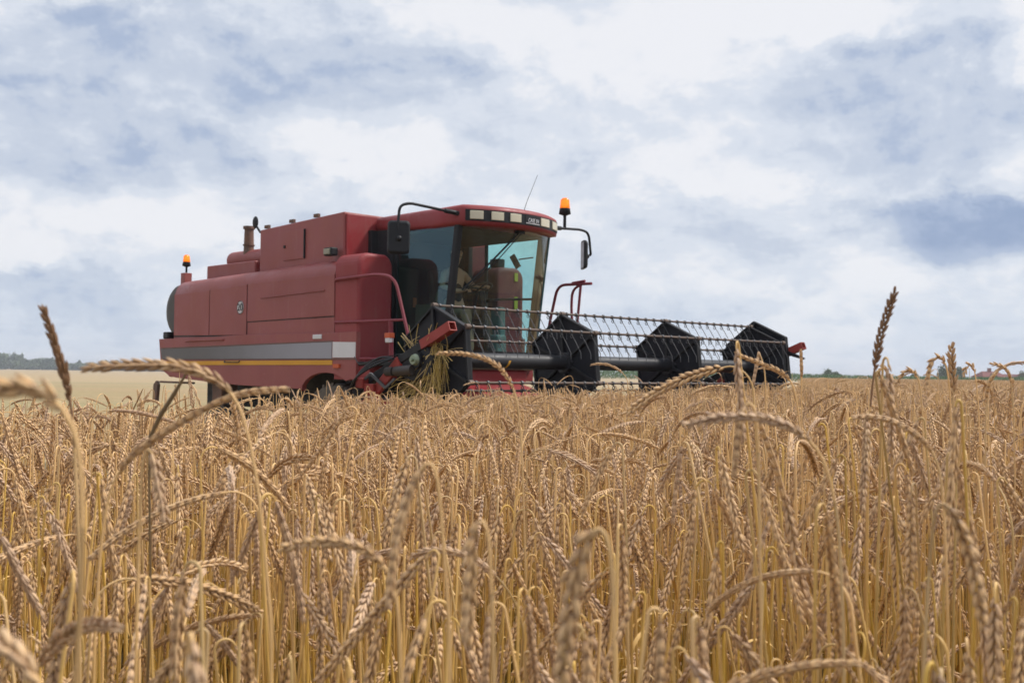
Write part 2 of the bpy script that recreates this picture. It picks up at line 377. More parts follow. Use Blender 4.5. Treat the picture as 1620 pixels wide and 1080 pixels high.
def np_mesh(name, V, F, mat, smooth=False, attr=None):
    me = bpy.data.meshes.new(name); F = np.asarray(F, dtype=np.int32)
    me.vertices.add(len(V)); me.vertices.foreach_set('co', np.asarray(V, dtype=np.float32).ravel())
    me.loops.add(F.size); me.loops.foreach_set('vertex_index', F.ravel())
    me.polygons.add(len(F)); me.polygons.foreach_set('loop_start', np.arange(0, F.size, F.shape[1], dtype=np.int32))
    me.polygons.foreach_set('use_smooth', np.full(len(F), smooth))
    if attr is not None:
        a = me.attributes.new('wc', 'FLOAT_VECTOR', 'POINT'); a.data.foreach_set('vector', np.asarray(attr, dtype=np.float32).ravel())
    me.materials.append(mat); me.update(calc_edges=True); return me
rngf = np.random.default_rng(3)
def far_wood():
    cs, rs = [], []
    x = -760.0
    while x < 60:
        Z = 900 + rngf.uniform(-25, 25); px = 810 + 1750 * x / Z
        # height profile of the wood as the photograph shows it
        h = np.interp(px, [-600, 0, 25, 45, 60, 85, 95, 110, 130, 150, 170, 200, 230, 270, 330, 900], [13, 11, 12, 7.5, 8, 9, 6.5, 5.5, 6, 5.2, 7.5, 7.2, 6, 4.6, 4, 2.5]) * 1.05
        h *= rngf.uniform(0.85, 1.12)
        k = rngf.uniform(2.2, 4.2)
        cs.append((x, Z, h * 0.55)); rs.append((k, k, h * 0.5))
        if rngf.random() < 0.10: cs.append((x, Z, h * 0.8)); rs.append((1.2, 1.2, h * 0.5))
        cs.append((x + 1, Z - 6, h * .28)); rs.append((3.2, 3, h * .3))
        x += rngf.uniform(1.3, 2.6)
    V, F = blade_cloud(rngf, cs, rs, 150, 1.0)
    o = bpy.data.objects.new('distant_woods', np_mesh('distant_woods', V, F, M['wood_far'])); COL.objects.link(o)
    tag(o, 'hazy green line of far-off woods along the left horizon', 'woods', kind='stuff')
far_wood()
def maize():
    # strip of green maize closing the field on the right, 235 m away
    n = 60000; x = rngf.uniform(-38, 420, n)
    y = 240 + rngf.uniform(0, 14, n); h = rngf.uniform(0.2, 1, n) ** 0.6 * (2.35 + 0.25 * np.sin(x * 0.05)) * np.interp(x, [-38, -30, 150, 190], [0.4, 1, 1, .75])
    p = np.stack([x, y, h], 1); a = rngf.normal(size=(n, 3)) * [0.25, 0.25, 0.9]; a /= np.linalg.norm(a, axis=1)[:, None]
    b2 = np.cross(a, rngf.normal(size=(n, 3))); b2 /= np.linalg.norm(b2, axis=1)[:, None]
    L = 0.36; V = np.stack([p - a * L, p + b2 * .07, p + a * L, p - b2 * .07], 1).reshape(-1, 3)
    o = bpy.data.objects.new('maize_field', np_mesh('maize_field', V, np.arange(len(V)).reshape(-1, 4), M['maize'])); COL.objects.link(o)
    tag(o, 'bright green strip of maize on the horizon behind the wheat', 'maize crop', kind='stuff')
maize()
def far_tree(x, Z, h, wd, label, name='tree', seed=1):
    rg = np.random.default_rng(seed)
    root = bpy.data.objects.new(name, None); COL.objects.link(root); root.location = (x, Z, 0)
    tag(root, label, name.replace('_', ' '))
    mb = MB(); mb.tube([(0, 0, 0), (0.1, 0, h * .3), (0, 0.1, h * .75)], [wd * .07, wd * .05, wd * .02], 8)
    for k in range(5):
        a = k * 1.3; mb.tube([(0.05, 0, h * (.25 + .08 * k)), (math.cos(a) * wd * .3, math.sin(a) * wd * .3, h * (.45 + .09 * k))], [wd * .03, wd * .01], 6)
    mb.build('trunk', 'bark', root)
    cs, rs = [], []
    for k in range(16):
        t = rg.uniform(0.22, 0.9); q = wd * .5 * math.sin(math.pi * min(1, t + .12)) ** .6; a = rg.uniform(0, 6.28)
        cs.append((math.cos(a) * q * .6, math.sin(a) * q * .6, h * t)); rr = rg.uniform(.16, .28) * wd; rs.append((rr, rr, rr * .9))
    V, F = blade_cloud(rg, cs, rs, 130, wd * 0.035)
    c = bpy.data.objects.new('crown', np_mesh('crown', V, F, M['leaf'])); COL.objects.link(c); c.parent = root
def px_x(px, Z): return (px - 810) / 1750 * Z
far_tree(px_x(1497, 300), 300, 5.6, 6.0, 'round dark green tree on the horizon just left of the red farm roofs', seed=2)
far_tree(px_x(1518, 330), 330, 5.2, 4.5, 'paler half-hidden tree between the dark round tree and the red farm roofs', seed=3)
far_tree(px_x(1311, 262), 262, 3.4, 4.2, 'low dark bush standing up out of the maize strip', 'bush', seed=4)
far_tree(px_x(1323, 262), 262, 2.9, 3.6, 'smaller bush touching the right side of the low dark bush', 'bush', seed=5)
far_tree(px_x(1448, 262), 262, 2.8, 3.0, 'small bush on the horizon midway between dark upright ear and round tree', 'bush', seed=6)
far_tree(px_x(1571, 300), 300, 3.5, 3.2, 'green shrub in front of the red farm roofs', 'bush', seed=7)
far_tree(px_x(1617, 300), 300, 4.2, 3.4, 'dark shrub at the right end of the red farm roofs', 'bush', seed=8)
M['brick'] = paint('brick_wall', (0.24, 0.10, 0.07), (0.2, 0.12, 0.1), 0.3, 0.9)
def tile_mat(n, c):
    mt, t, b = new_mat(n); tc = t.node('ShaderNodeTexCoord'); wv = t.node('ShaderNodeTexWave'); wv.inputs['Scale'].default_value = 3; t.l.new(tc.outputs['Object'], wv.inputs[0])
    t.put(b.inputs['Base Color'], t.mix(t.math('MULTIPLY', wv.outputs[1], .4), c, tuple(k * .6 for k in c))); b.inputs['Roughness'].default_value = .9; return mt
M['tile1'] = tile_mat('red_roof_tiles', (0.17, 0.05, 0.042)); M['tile2'] = tile_mat('brown_roof_tiles', (0.14, 0.06, 0.055))
def house(px0, px1, Z, eave, ridge, tile, label, chim=False):
    x0, x1 = px_x(px0, Z), px_x(px1, Z); wd = x1 - x0; cx = (x0 + x1) / 2; d = 4.0
    root = bpy.data.objects.new('farm_building', None); COL.objects.link(root); root.location = (cx, Z, 0); tag(root, label, 'farm building', 'red farm buildings on the horizon')
    hw = wd / 2
    mb = MB(); mb.prism([(-hw + .3, 0), (hw - .3, 0), (hw - .3, eave), (-hw + .3, eave)], 'y', -d, d); mb.build('wall', 'brick', root)
    mb = MB(); v = [(-hw, -d - .4, eave - .05), (hw, -d - .4, eave - .05), (hw, d + .4, eave - .05), (-hw, d + .4, eave - .05), (-hw + 1.6, 0, ridge), (hw - 1.6, 0, ridge)]
    mb.add(v, [(0, 1, 5, 4), (2, 3, 4, 5), (1, 2, 5), (3, 0, 4), (3, 2, 1, 0)]); rf = mb.build('roof', tile, root)
    if chim: mb = MB(); mb.box(-.5, .3, -.5, .3, ridge - 1, ridge + .9); mb.build('chimney', 'brick', rf)
    for k in range(3):
        xx = -hw + wd * (k + .5) / 3; mb = MB(); mb.box(xx - .5, xx + .5, -d - .06, -d - .01, eave * .35, eave * .75); mb.build('window', 'black', root)
house(1545, 1586, 305, 2.4, 3.95, 'tile1', 'left red farm building with a chimney, right of the pale tree', True)
house(1578, 1616, 318, 2.1, 3.3, 'tile2', 'lower brown-roofed farm building behind the green shrub')
house(1606, 1640, 308, 2.2, 3.6, 'tile1', 'red farm building cut by the right edge of the photo')
# ------------------------------------------------------------------ the combine harvester (local x = forward, y = its left, z up)
TH = math.atan2(-0.716, 0.698)
CB = bpy.data.objects.new('combine_harvester', None); COL.objects.link(CB)
CB.location = (-0.87869, 16.1855, 0.3); CB.rotation_euler = (0, 0, TH)
tag(CB, 'faded red combine harvester with black header reel working at the edge of the ripe wheat', 'combine harvester')
def P(mb, name, mat, parent=CB, bevel=0, seg=2): return mb.build(name, mat, parent, bevel, seg)
def ysection(x, zt, yb=1.6, rr=0.24, zb=1.4, n=7):
    pts = [(x, -yb, zb), (x, -yb, zt - rr)]
    for i in range(1, n + 1):
        a = math.pi / 2 * i / n; pts.append((x, -yb + rr - rr * math.cos(a), zt - rr + rr * math.sin(a)))
    return pts + [(p[0], -p[1], p[2]) for p in reversed(pts)]
# engine housing
mb = MB()
def zt(x): return 2.865 + (x + 5.45) / 4.78 * 0.09
rings = []
for i, (dx, sc) in enumerate([(0.0, .12), (.03, .05), (.10, .0)]):
    rings.append(ysection(-5.47 + dx, zt(-5.47) - sc, 1.6 - sc * .5))
rings += [ysection(x, zt(x)) for x in (-4.18, -3.02, -1.8, -0.685)]
mb.loft(rings, True, False)
body = P(mb, 'engine_housing', 'faded', bevel=.006)
for p in body.data.polygons: p.use_smooth = abs(p.normal.x) < .5 and abs(p.normal.y) > 0.03 and p.normal.z > .02
# seams and doors on the near side panel
def sidebox(name, x0, x1, z0, z1, mat, out=0.012, parent=CB, bevel=.004, y=-1.6, polys=None):
    b = MB()
    pts = polys or [(x0, z0), (x1, z0), (x1, z1), (x0, z1)]
    b.prism(pts, 'y', y - out, y + .01); return P(b, name, mat, parent, bevel)
for s in (-1, 1):
    yy = 1.6 * s
    def sp(name, pts, mat, out=.012, parent=body, bevel=.004, seg=2):
        b = MB(); b.prism(pts, 'y', yy + s * out, yy - s * .01); return P(b, name, mat, parent, bevel, seg)
    sp('side_door', [(-5.38, 1.93), (-4.19, 1.915), (-4.19, 2.65), (-5.38, 2.63)], 'faded')
    sp('side_door', [(-4.17, 1.915), (-3.03, 1.90), (-3.03, 2.69), (-4.17, 2.655)], 'faded')
    sp('side_panel', [(-3.01, 2.11), (-.69, 2.135), (-.69, 2.72), (-3.01, 2.70)], 'faded', .009)
    sp('panel_crease', [(-2.62, 2.452), (-.92, 2.495), (-.92, 2.510), (-2.62, 2.463)], 'faded', .026)
    sp('panel_seam', [(-3.01, 2.095), (-.69, 2.118), (-.69, 2.132), (-3.01, 2.108)], 'black', .004)
    sp('panel_seam', [(-5.38, 1.905), (-3.03, 1.878), (-3.03, 1.898), (-5.38, 1.928)], 'black', .004, bevel=0)
    sp('panel_seam', [(-4.188, 1.92), (-4.172, 1.92), (-4.172, 2.66), (-4.188, 2.66)], 'black', .003, bevel=0)
    sp('panel_seam', [(-3.028, 1.90), (-3.012, 1.90), (-3.012, 2.70), (-3.028, 2.70)], 'black', .003, bevel=0)
    b = MB(); b.tube(arc_pts([(-4.9, yy, 1.80), (-4.9, yy + s * .05, 1.83), (-3.66, yy + s * .05, 1.84), (-3.66, yy, 1.82)], .03), .013); P(b, 'grab_bar', 'faded', body)
    # front corner module beside the cab
    b = MB(); ring = []
    for x, ins in ((-.672, 0), (-.17, 0), (-.135, .02), (-.125, .05)):
        pts = []
        y0, y1, z0, z1, rr = 1.005 + ins, 1.6 - ins, 1.24, 3.0 - ins, .17
        pts += [(x, s * y1, z0), (x, s * y1, z1 - rr)]
        for i in range(1, 7): a = math.pi / 2 * i / 6; pts.append((x, s * (y1 - rr + rr * math.cos(a)), z1 - rr + rr * math.sin(a)))
        for i in range(1, 7): a = math.pi / 2 * i / 6; pts.append((x, s * (y0 + rr - rr * math.sin(a)), z1 - rr + rr * math.cos(a)))
        pts.append((x, s * y0, z0)); ring.append(pts)
    b.loft(ring); mod = P(b, 'corner_housing', 'red', bevel=.01)
    if s > 0:
        for zz, hh in ((2.92, .16), (2.55, .3)):
            b = MB(); b.box(-.128, -.112, 1.38, 1.45, zz - hh * .8, zz); P(b, 'warning_sticker', 'stickery', mod)
        b = MB(); b.box(-.45, -.25, 1.15, 1.3, 3.0, 3.14); P(b, 'work_lamp', 'black', mod, bevel=.02)
    # lower skirt with wheel arch
    sk = [(-5.87, 1.875), (-5.80, 1.50), (-5.76, 1.40), (-5.66, 1.31), (-5.50, 1.25), (-5.25, 1.215), (-4.81, 1.19), (-3.2, 1.12), (-1.42, 1.09)]
    for i in range(9):
        a = math.pi - math.pi * .80 * i / 8; sk.append((-.84 + .60 * math.cos(a), 1.06 + .275 * math.sin(a)))
    sk += [(-.24, 1.245), (-.12, 1.245), (-.12, 1.90), (-.67, 1.895), (-3.0, 1.905), (-4.2, 1.885)]
    b = MB(); b.prism(sk, 'y', s * 1.632, s * 1.56); skirt = P(b, 'skirt', 'faded', bevel=.02)
    ys = s * 1.634
    def st(name, pts, mat, out=.006): b = MB(); b.prism(pts, 'y', ys + s * out, ys - s * .02); return P(b, name, mat, skirt)
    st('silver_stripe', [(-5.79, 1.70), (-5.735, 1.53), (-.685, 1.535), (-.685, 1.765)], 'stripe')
    st('stripe_end', [(-.665, 1.545), (-.13, 1.545), (-.13, 1.755), (-.665, 1.765)], 'white')
    st('stripe_edge', [(-5.80, 1.705), (-.67, 1.772), (-.67, 1.782), (-5.80, 1.718)], 'rust', .008)
    st('stripe_edge', [(-5.735, 1.517), (-.13, 1.520), (-.13, 1.532), (-5.735, 1.528)], 'rust', .008)
    st('yellow_stripe', [(-5.62, 1.425), (-.67, 1.443), (-.67, 1.508), (-5.62, 1.490)], 'yellow')
    st('side_reflector', [(-.62, 1.40), (-.48, 1.40), (-.48, 1.455), (-.62, 1.455)], 'orangelens', .03)
    b = MB(); b.tube(arc_pts([(-3.6, ys, 1.50), (-3.6, ys + s * .03, 1.475), (-3.15, ys + s * .03, 1.475), (-3.15, ys, 1.50)], .02), .008); P(b, 'latch', 'black', skirt)
    # front lower frame beside the wheel
    b = MB(); b.box(-.13, .12, s * 1.10 if s < 0 else 1.1, s * 1.58 if s < 0 else 1.58, 1.235, 1.43) if s > 0 else b.box(-.13, .12, -1.58, -1.10, 1.235, 1.43)
    P(b, 'step_frame', 'red', bevel=.01)
    b = MB(); b.tube([(-.05, s * 1.62, 1.53), (.3, s * 1.5, 1.53), (.32, s * .9, 1.53)], .017); b.tube([(.02, s * 1.58, 1.53), (.02, s * 1.58, 1.4)], .014); P(b, 'lower_rail', 'rail')
    # hand rails
    if s < 0:
        b = MB(); b.tube(arc_pts([(-.67, -1.6, 2.63), (-.6, -1.64, 2.64), (.35, -1.64, 2.66), (.72, -1.64, 2.60), (1.02, -1.63, 1.78), (1.1, -1.6, 1.55)], .22), .022)
        b.tube([(-.66, -1.61, 2.04), (.93, -1.62, 2.035)], .018); b.tube([(.62, -1.62, 2.03), (.62, -1.6, 1.5)], .032)
        P(b, 'hand_rail', 'rail')
        b = MB(); b.box(.55, .65, -1.66, -1.59, 1.74, 1.82); lm = P(b, 'marker_lamp', 'white', bevel=.01)
        b = MB(); b.box(.54, .66, -1.665, -1.58, 1.80, 1.87); P(b, 'lens', 'orangelens', lm, bevel=.01)
    else:
        b = MB(); b.tube(arc_pts([(.40, 1.5, 1.4), (.52, 1.5, 2.07), (.70, 1.5, 2.70), (1.38, 1.5, 2.69)], .16), .022); P(b, 'hand_rail', 'rail')
        b = MB(); b.tube(arc_pts([(1.22, 1.5, 2.70), (1.0, 1.5, 2.62), (.98, 1.5, 2.35), (1.06, 1.5, 1.6)], .2), .020); b.tube([(1.17, 1.5, 2.70), (1.05, 1.5, 1.6)], .020)
        b.tube([(1.0, 1.5, 2.715), (1.25, 1.5, 2.735)], .020); P(b, 'hand_rail', 'rail')
# platform deck beside the cab on the near side
b = MB(); b.box(-.12, 1.05, -1.6, -.9, 1.44, 1.49); b.box(-.12, 1.05, .9, 1.55, 1.44, 1.49); P(b, 'platform', 'black', bevel=.01)
# chassis, inner wheel wells
b = MB(); b.box(-5.3, -.2, -1.0, 1.0, .75, 1.42); b.box(-1.6, -.15, -1.55, 1.55, 1.36, 1.42); P(b, 'chassis', 'black')
b = MB(); b.box(-5.8, -5.45, -1.5, 1.5, 1.22, 1.84); P(b, 'rear_hood', 'faded', bevel=.04)
# white rating sticker and the round badge
b = MB(); b.box(-1.16, -.94, -1.645, -1.60, 1.81, 1.875); P(b, 'sticker', 'white', body, bevel=.01)
b = MB()
for i in range(1): b.prism([(-3.205 + .095 * math.cos(a), 2.335 + .105 * math.sin(a)) for a in [2 * math.pi * k / 28 for k in range(28)]], 'y', -1.620, -1.60)
badge = P(b, 'speed_badge', 'white', body)
b = MB()
for k in range(28):
    a0, a1 = 2 * math.pi * k / 28, 2 * math.pi * (k + 1) / 28
    q = [(-3.205 + r * math.cos(a), -1.623, 2.335 + r * 1.1 * math.sin(a)) for a, r in ((a0, .085), (a1, .085), (a1, .095), (a0, .095))]
    b.add(q, [(0, 1, 2, 3)])
P(b, 'badge_rim', 'black', badge)
def text(body_, size, mat, parent, loc, rot, name='lettering', shear=0.0, sx=1.0):
    c = bpy.data.curves.new(name, 'FONT'); c.body = body_; c.size = size; c.align_x = 'CENTER'; c.align_y = 'CENTER'; c.extrude = .002; c.shear = shear
    tmp = bpy.data.objects.new('tmp', c); COL.objects.link(tmp); bpy.context.view_layer.update()
    me = bpy.data.meshes.new_from_object(tmp.evaluated_get(bpy.context.evaluated_depsgraph_get())); bpy.data.objects.remove(tmp); bpy.data.curves.remove(c)
    me.materials.clear(); me.materials.append(M[mat]); o = bpy.data.objects.new(name, me); COL.objects.link(o); o.parent = parent; o.location = loc; o.rotation_euler = rot; o.scale = (sx, 1, 1); return o
text('20', .16, 'black', badge, (-3.205, -1.624, 2.335), (R(90), 0, 0))
# rear rotary air screen, rear lamp, hitch
b = MB(); n = 32
b.loft([[(-5.68 + r * math.cos(a), y, 2.37 + r * math.sin(a)) for a in [2 * math.pi * k / n for k in range(n)]] for y, r in ((-1.42, .30), (-1.40, .40), (-1.36, .45), (-.3, .45), (-.25, .40))], True, True)
P(b, 'air_screen', 'screen', bevel=0)
b = MB(); b.box(-5.80, -5.62, -1.60, -1.42, 1.88, 2.0); P(b, 'rear_lamp', 'black', bevel=.02)
b = MB(); b.tube([(-5.4, -1.2, 1.12), (-6.25, -1.4, 1.13)], .02); b.prism([(-6.42, .80), (-6.28, .78), (-6.24, 1.08), (-6.30, 1.15), (-6.40, 1.08)], 'y', -1.46, -1.40); P(b, 'straw_spreader', 'exhaust', bevel=.01)
b = MB(); b.prism([(-4.25, .82), (-3.95, .82), (-3.93, 1.15), (-4.25, 1.15)], 'y', -1.5, -1.2); P(b, 'mud_flap', 'exhaust', bevel=.02)
# engine deck things
b = MB(); b.box(-4.95, -3.4, -1.25, .6, 2.8, 3.12); P(b, 'deck_box', 'faded', bevel=.02)
b = MB(); b.cyl((-4.55, -.95, 3.20), (-3.0, -.95, 3.20), .155); P(b, 'air_cleaner', 'faded', bevel=.015)
b = MB(); b.tube([(-4.02, -1.0, 3.05), (-4.02, -1.0, 3.74)], [.095, .075], 14)
b.tube([(-4.02, -1.0, 3.70), (-4.02, -1.0, 3.745)], .10, 14); b.tube([(-4.02, -1.0, 3.42), (-4.02, -1.0, 3.44)], .10, 14); P(b, 'exhaust_pipe', 'exhaust')
def beacon(x, y, z, s=1.0, post=.2, mt='black', parent=CB, lit=True):
    b = MB(); b.tube([(x, y, z - post), (x, y, z)], .02 * s); b.tube([(x, y, z), (x, y, z + .02 * s), (x, y, z + .09 * s)], [.03 * s, .078 * s, .066 * s], 16)
    o = P(b, 'beacon', mt, parent)
    b = MB(); b.tube([(x, y, z + .09 * s), (x, y, z + .10 * s), (x, y, z + .20 * s), (x, y, z + .225 * s)], [.062 * s, .066 * s, .056 * s, .03 * s], 18); g = P(b, 'amber_dome', 'amber', o)
    if lit: b = MB(); b.ball((x, y, z + .15 * s), .034 * s, .034 * s, .045 * s, 10, 6); P(b, 'lamp', 'lit', o)
    return o
beacon(-5.76, -1.2, 3.16, .95, .10)
b = MB(); b.box(-5.83, -5.69, -1.27, -1.13, 2.75, 3.05); P(b, 'beacon_post', 'faded', bevel=.005)
# grain tank with sloping front
b = MB()
b.add([(-3.02, -1.40, 2.85), (-.76, -1.40, 2.85), (-.76, 1.40, 2.85), (-3.02, 1.40, 2.85), (-3.02, -1.40, 3.56), (-.78, -1.40, 3.64), (-.78, 1.40, 3.64), (-3.02, 1.40, 3.56)],
      [(0, 3, 2, 1), (0, 1, 5, 4), (2, 3, 7, 6), (1, 2, 6, 5), (3, 0, 4, 7), (4, 5, 6, 7)])
tank = P(b, 'grain_tank', 'faded', bevel=.02)
b = MB(); b.box(-.775, -.745, -1.37, 1.37, 2.9, 3.61); P(b, 'tank_front', 'red', tank, bevel=.008)
b = MB(); b.box(-2.33, -1.75, -1.415, -1.39, 3.03, 3.475); P(b, 'tank_hatch', 'faded', tank, bevel=.005)
b = MB(); b.box(-1.765, -1.745, -1.425, -1.39, 3.03, 3.47); b.box(-2.30, -2.26, -1.43, -1.39, 3.22, 3.26); P(b, 'hinge', 'black', tank)
b = MB()
for x in (-1.55, -2.2, -2.9): b.box(x, x + .12, -1.40, -1.36, 3.57 + (x + 3) * .036, 3.62 + (x + 3) * .036)
P(b, 'tank_rim', 'exhaust', tank)
b = MB(); b.tube([(-3.02, -1.3, 3.53), (-3.18, -1.3, 3.55), (-3.30, -1.3, 3.66)], .018); b.ball((-3.33, -1.3, 3.72), .075, .03, .10, 12, 8); P(b, 'inspection_mirror', 'black', tank)
b = MB(); b.box(-1.02, -.82, -1.58, -1.46, 3.0, 3.12); wl = P(b, 'work_lamp', 'black', bevel=.02)
b = MB(); b.box(-.99, -.85, -1.60, -1.575, 3.02, 3.10); P(b, 'lens', 'lensdark', wl, bevel=.005)
# ---- cab
def rarc(y, bow=.30, xe=1.2, hw=.92):
    Rr = (hw * hw + bow * bow) / (2 * bow); return xe + bow - Rr + math.sqrt(max(Rr * Rr - y * y, 0))
def roof_outline(k, z, dy=0):
    """k shrinks the outline; rear to front and round"""
    ys = np.linspace(-.92, .92, 17) * (1 - k)
    pts = [(-.70, -.87 * (1 - k), z + .07 * dy), (.6, -.90 * (1 - k), z)]
    pts += [(rarc(y) - k * 1.0, y, z) for y in ys]
    pts += [(.6, .90 * (1 - k), z), (-.70, .87 * (1 - k), z + .07 * dy)]
    return pts
b = MB(); b.loft([roof_outline(.06, 3.325, 1), roof_outline(.0, 3.335, 1), roof_outline(-.012, 3.38, 1), roof_outline(-.012, 3.54), roof_outline(.0, 3.575), roof_outline(.06, 3.605), roof_outline(.3, 3.63), roof_outline(.7, 3.645)], True, True)
roof = P(b, 'cab_roof', 'red', bevel=0)
def strip(ya, yb, z0, z1, d0, d1, n=8):
    b = MB(); ys = np.linspace(ya, yb, n)
    for a, c in zip(ys[:-1], ys[1:]):
        pts = []
        for y in (a, c):
            x = rarc(y, .30, 1.2, .92); Rr = (.92 ** 2 + .09) / .6; nx = (x - (1.5 - Rr)) / Rr; ny = y / Rr
            pts.append([(x + nx * d, y + ny * d, z) for d in (d0, d1) for z in (z0, z1)])
        p, q = pts; b.add(p + q, [(0, 4, 5, 1), (2, 3, 7, 6), (0, 2, 6, 4), (1, 5, 7, 3)] + ([(0, 1, 3, 2)] if a == ys[0] else []) + ([(4, 6, 7, 5)] if c == ys[-1] else []))
    return b
P(strip(-.875, .90, 3.385, 3.535, -.02, .022, 24), 'visor_panel', 'black', roof)
for a, c in ((-.832, -.656), (-.569, -.379), (-.297, -.10), (.286, .53), (.62, .86)):
    P(strip(a + .008, c - .008, 3.405, 3.518, .0, .034, 5), 'roof_lamp', 'lens', roof, bevel=.006)
P(strip(-.03, .262, 3.39, 3.53, .0, .028, 5), 'name_plate', 'black', roof)
# lettering on the name plate follows the bowed visor: one glyph block per letter
Rr = (.92 ** 2 + .09) / .6
def vis(y, z, d): x = rarc(y); return (x + (x - (1.5 - Rr)) / Rr * d, y * (1 + d / Rr), z)
ang = math.asin(.116 / Rr)
text('CASE IH', .078, 'white', roof, vis(.116, 3.452, .036), (R(90), 0, R(90) + ang), shear=.2, sx=.80)
P(strip(-.02, .25, 3.408, 3.418, .02, .034, 5), 'underline', 'white', roof)
# cab box: floor, rear wall, pillars, door frames
b = MB(); b.box(-.68, .92, -.84, .84, 1.40, 1.52); cabf = P(b, 'cab_floor', 'interior', bevel=.01)
b = MB(); b.box(-.74, -.66, -.86, .86, 1.50, 3.38); b.box(-.70, -.30, -.885, -.80, 1.50, 3.40); b.box(-.70, -.55, .80, .885, 1.50, 3.40); P(b, 'cab_rear_wall', 'black', bevel=.01)
b = MB(); b.bar((-.745, -.93, 1.5), (-.745, -.93, 3.4), .16, .12, (0, 1, 0)); P(b, 'rear_corner_post', 'black', bevel=.01)
b = MB(); b.bar((1.10, -.865, 3.37), (.83, -.865, 1.50), .09, .105, (1, 0, 0)); P(b, 'front_pillar', 'black', bevel=.025)
b = MB(); b.bar((1.04, .83, 3.37), (.79, .83, 1.50), .08, .16, (1, 0, 0)); P(b, 'front_pillar', 'post', bevel=.02)
b = MB(); b.bar((-.22, -.872, 3.37), (-.22, -.872, 1.5), .03, .05, (1, 0, 0)); b.bar((-.22, .872, 3.37), (-.22, .872, 1.5), .03, .05, (1, 0, 0)); P(b, 'door_post', 'black')
b = MB(); b.box(-.7, 1.1, -.80, .80, 3.30, 3.335); P(b, 'headliner', 'interior')
b = MB(); b.box(-.15, .86, -.70, .70, 1.20, 1.40); P(b, 'cab_base', 'red', bevel=.02)
def ws(t, y, out=0.0):
    """windscreen point: t 0 bottom..1 top"""
    z = 1.52 + t * (3.34 - 1.52); xe = .86 + .27 * t; bow = .20; hw = .85
    Rr_ = (hw * hw + bow * bow) / (2 * bow); x = xe + bow - Rr_ + math.sqrt(max(Rr_ ** 2 - y * y, 0)); return (x + out, y, z)
b = MB(); ny, nz = 18, 4
for o_ in (0, .008):
    vs = [ws(j / nz, -.85 + 1.70 * i / ny, o_) for j in range(nz + 1) for i in range(ny + 1)]
    b.add(vs, [(j * (ny + 1) + i, j * (ny + 1) + i + 1, (j + 1) * (ny + 1) + i + 1, (j + 1) * (ny + 1) + i) for j in range(nz) for i in range(ny)], True)
windscreen = P(b, 'windscreen', 'glass')
b = MB()
for i in range(ny):
    y0, y1 = -.85 + 1.7 * i / ny, -.85 + 1.7 * (i + 1) / ny
    for t0, t1 in ((0, .075),):
        p = [ws(t0, y0, .012), ws(t0, y1, .012), ws(t1, y1, .012), ws(t1, y0, .012)]; q = [(a[0] - .05, a[1], a[2]) for a in p]
        b.add(p + q, [(0, 1, 2, 3), (7, 6, 5, 4), (0, 4, 5, 1), (3, 2, 6, 7)])
P(b, 'windscreen_frame', 'black', windscreen)
b = MB(); b.tube([ws(0.02, .845, .01), ws(.5, .845, .01), ws(1, .845, .01)], .012); P(b, 'glass_seal', 'teal', windscreen)
for s in (-1, 1):
    b = MB(); b.prism([(-.20, 1.52), (.80, 1.52), (1.05, 3.34), (-.20, 3.34)], 'y', s * .872, s * .866); g = P(b, 'side_window', 'sideglass')
b = MB(); b.box(-.6, -.25, .868, .874, 1.9, 3.3); P(b, 'rear_quarter_window', 'sideglass')
# wipers
b = MB(); a0 = Vector(ws(.985, .03, .04)); a1 = Vector(ws(.52, -.78, .05))
b.tube([a0, a0.lerp(a1, .5) + Vector((.02, 0, 0)), a1], .013, 6); b.tube([a0 + Vector((0, .05, 0)), a0.lerp(a1, .5) + Vector((.02, .05, -.03)), a1 + Vector((0, .03, -.01))], .007, 6)
b.tube([Vector(ws(.50, -.55, .03)), Vector(ws(.20, -.60, .03))], .008, 6)
b.box(a0.x - .06, a0.x + .03, a0.y - .06, a0.y + .06, a0.z - .03, a0.z + .03); P(b, 'wiper', 'black')
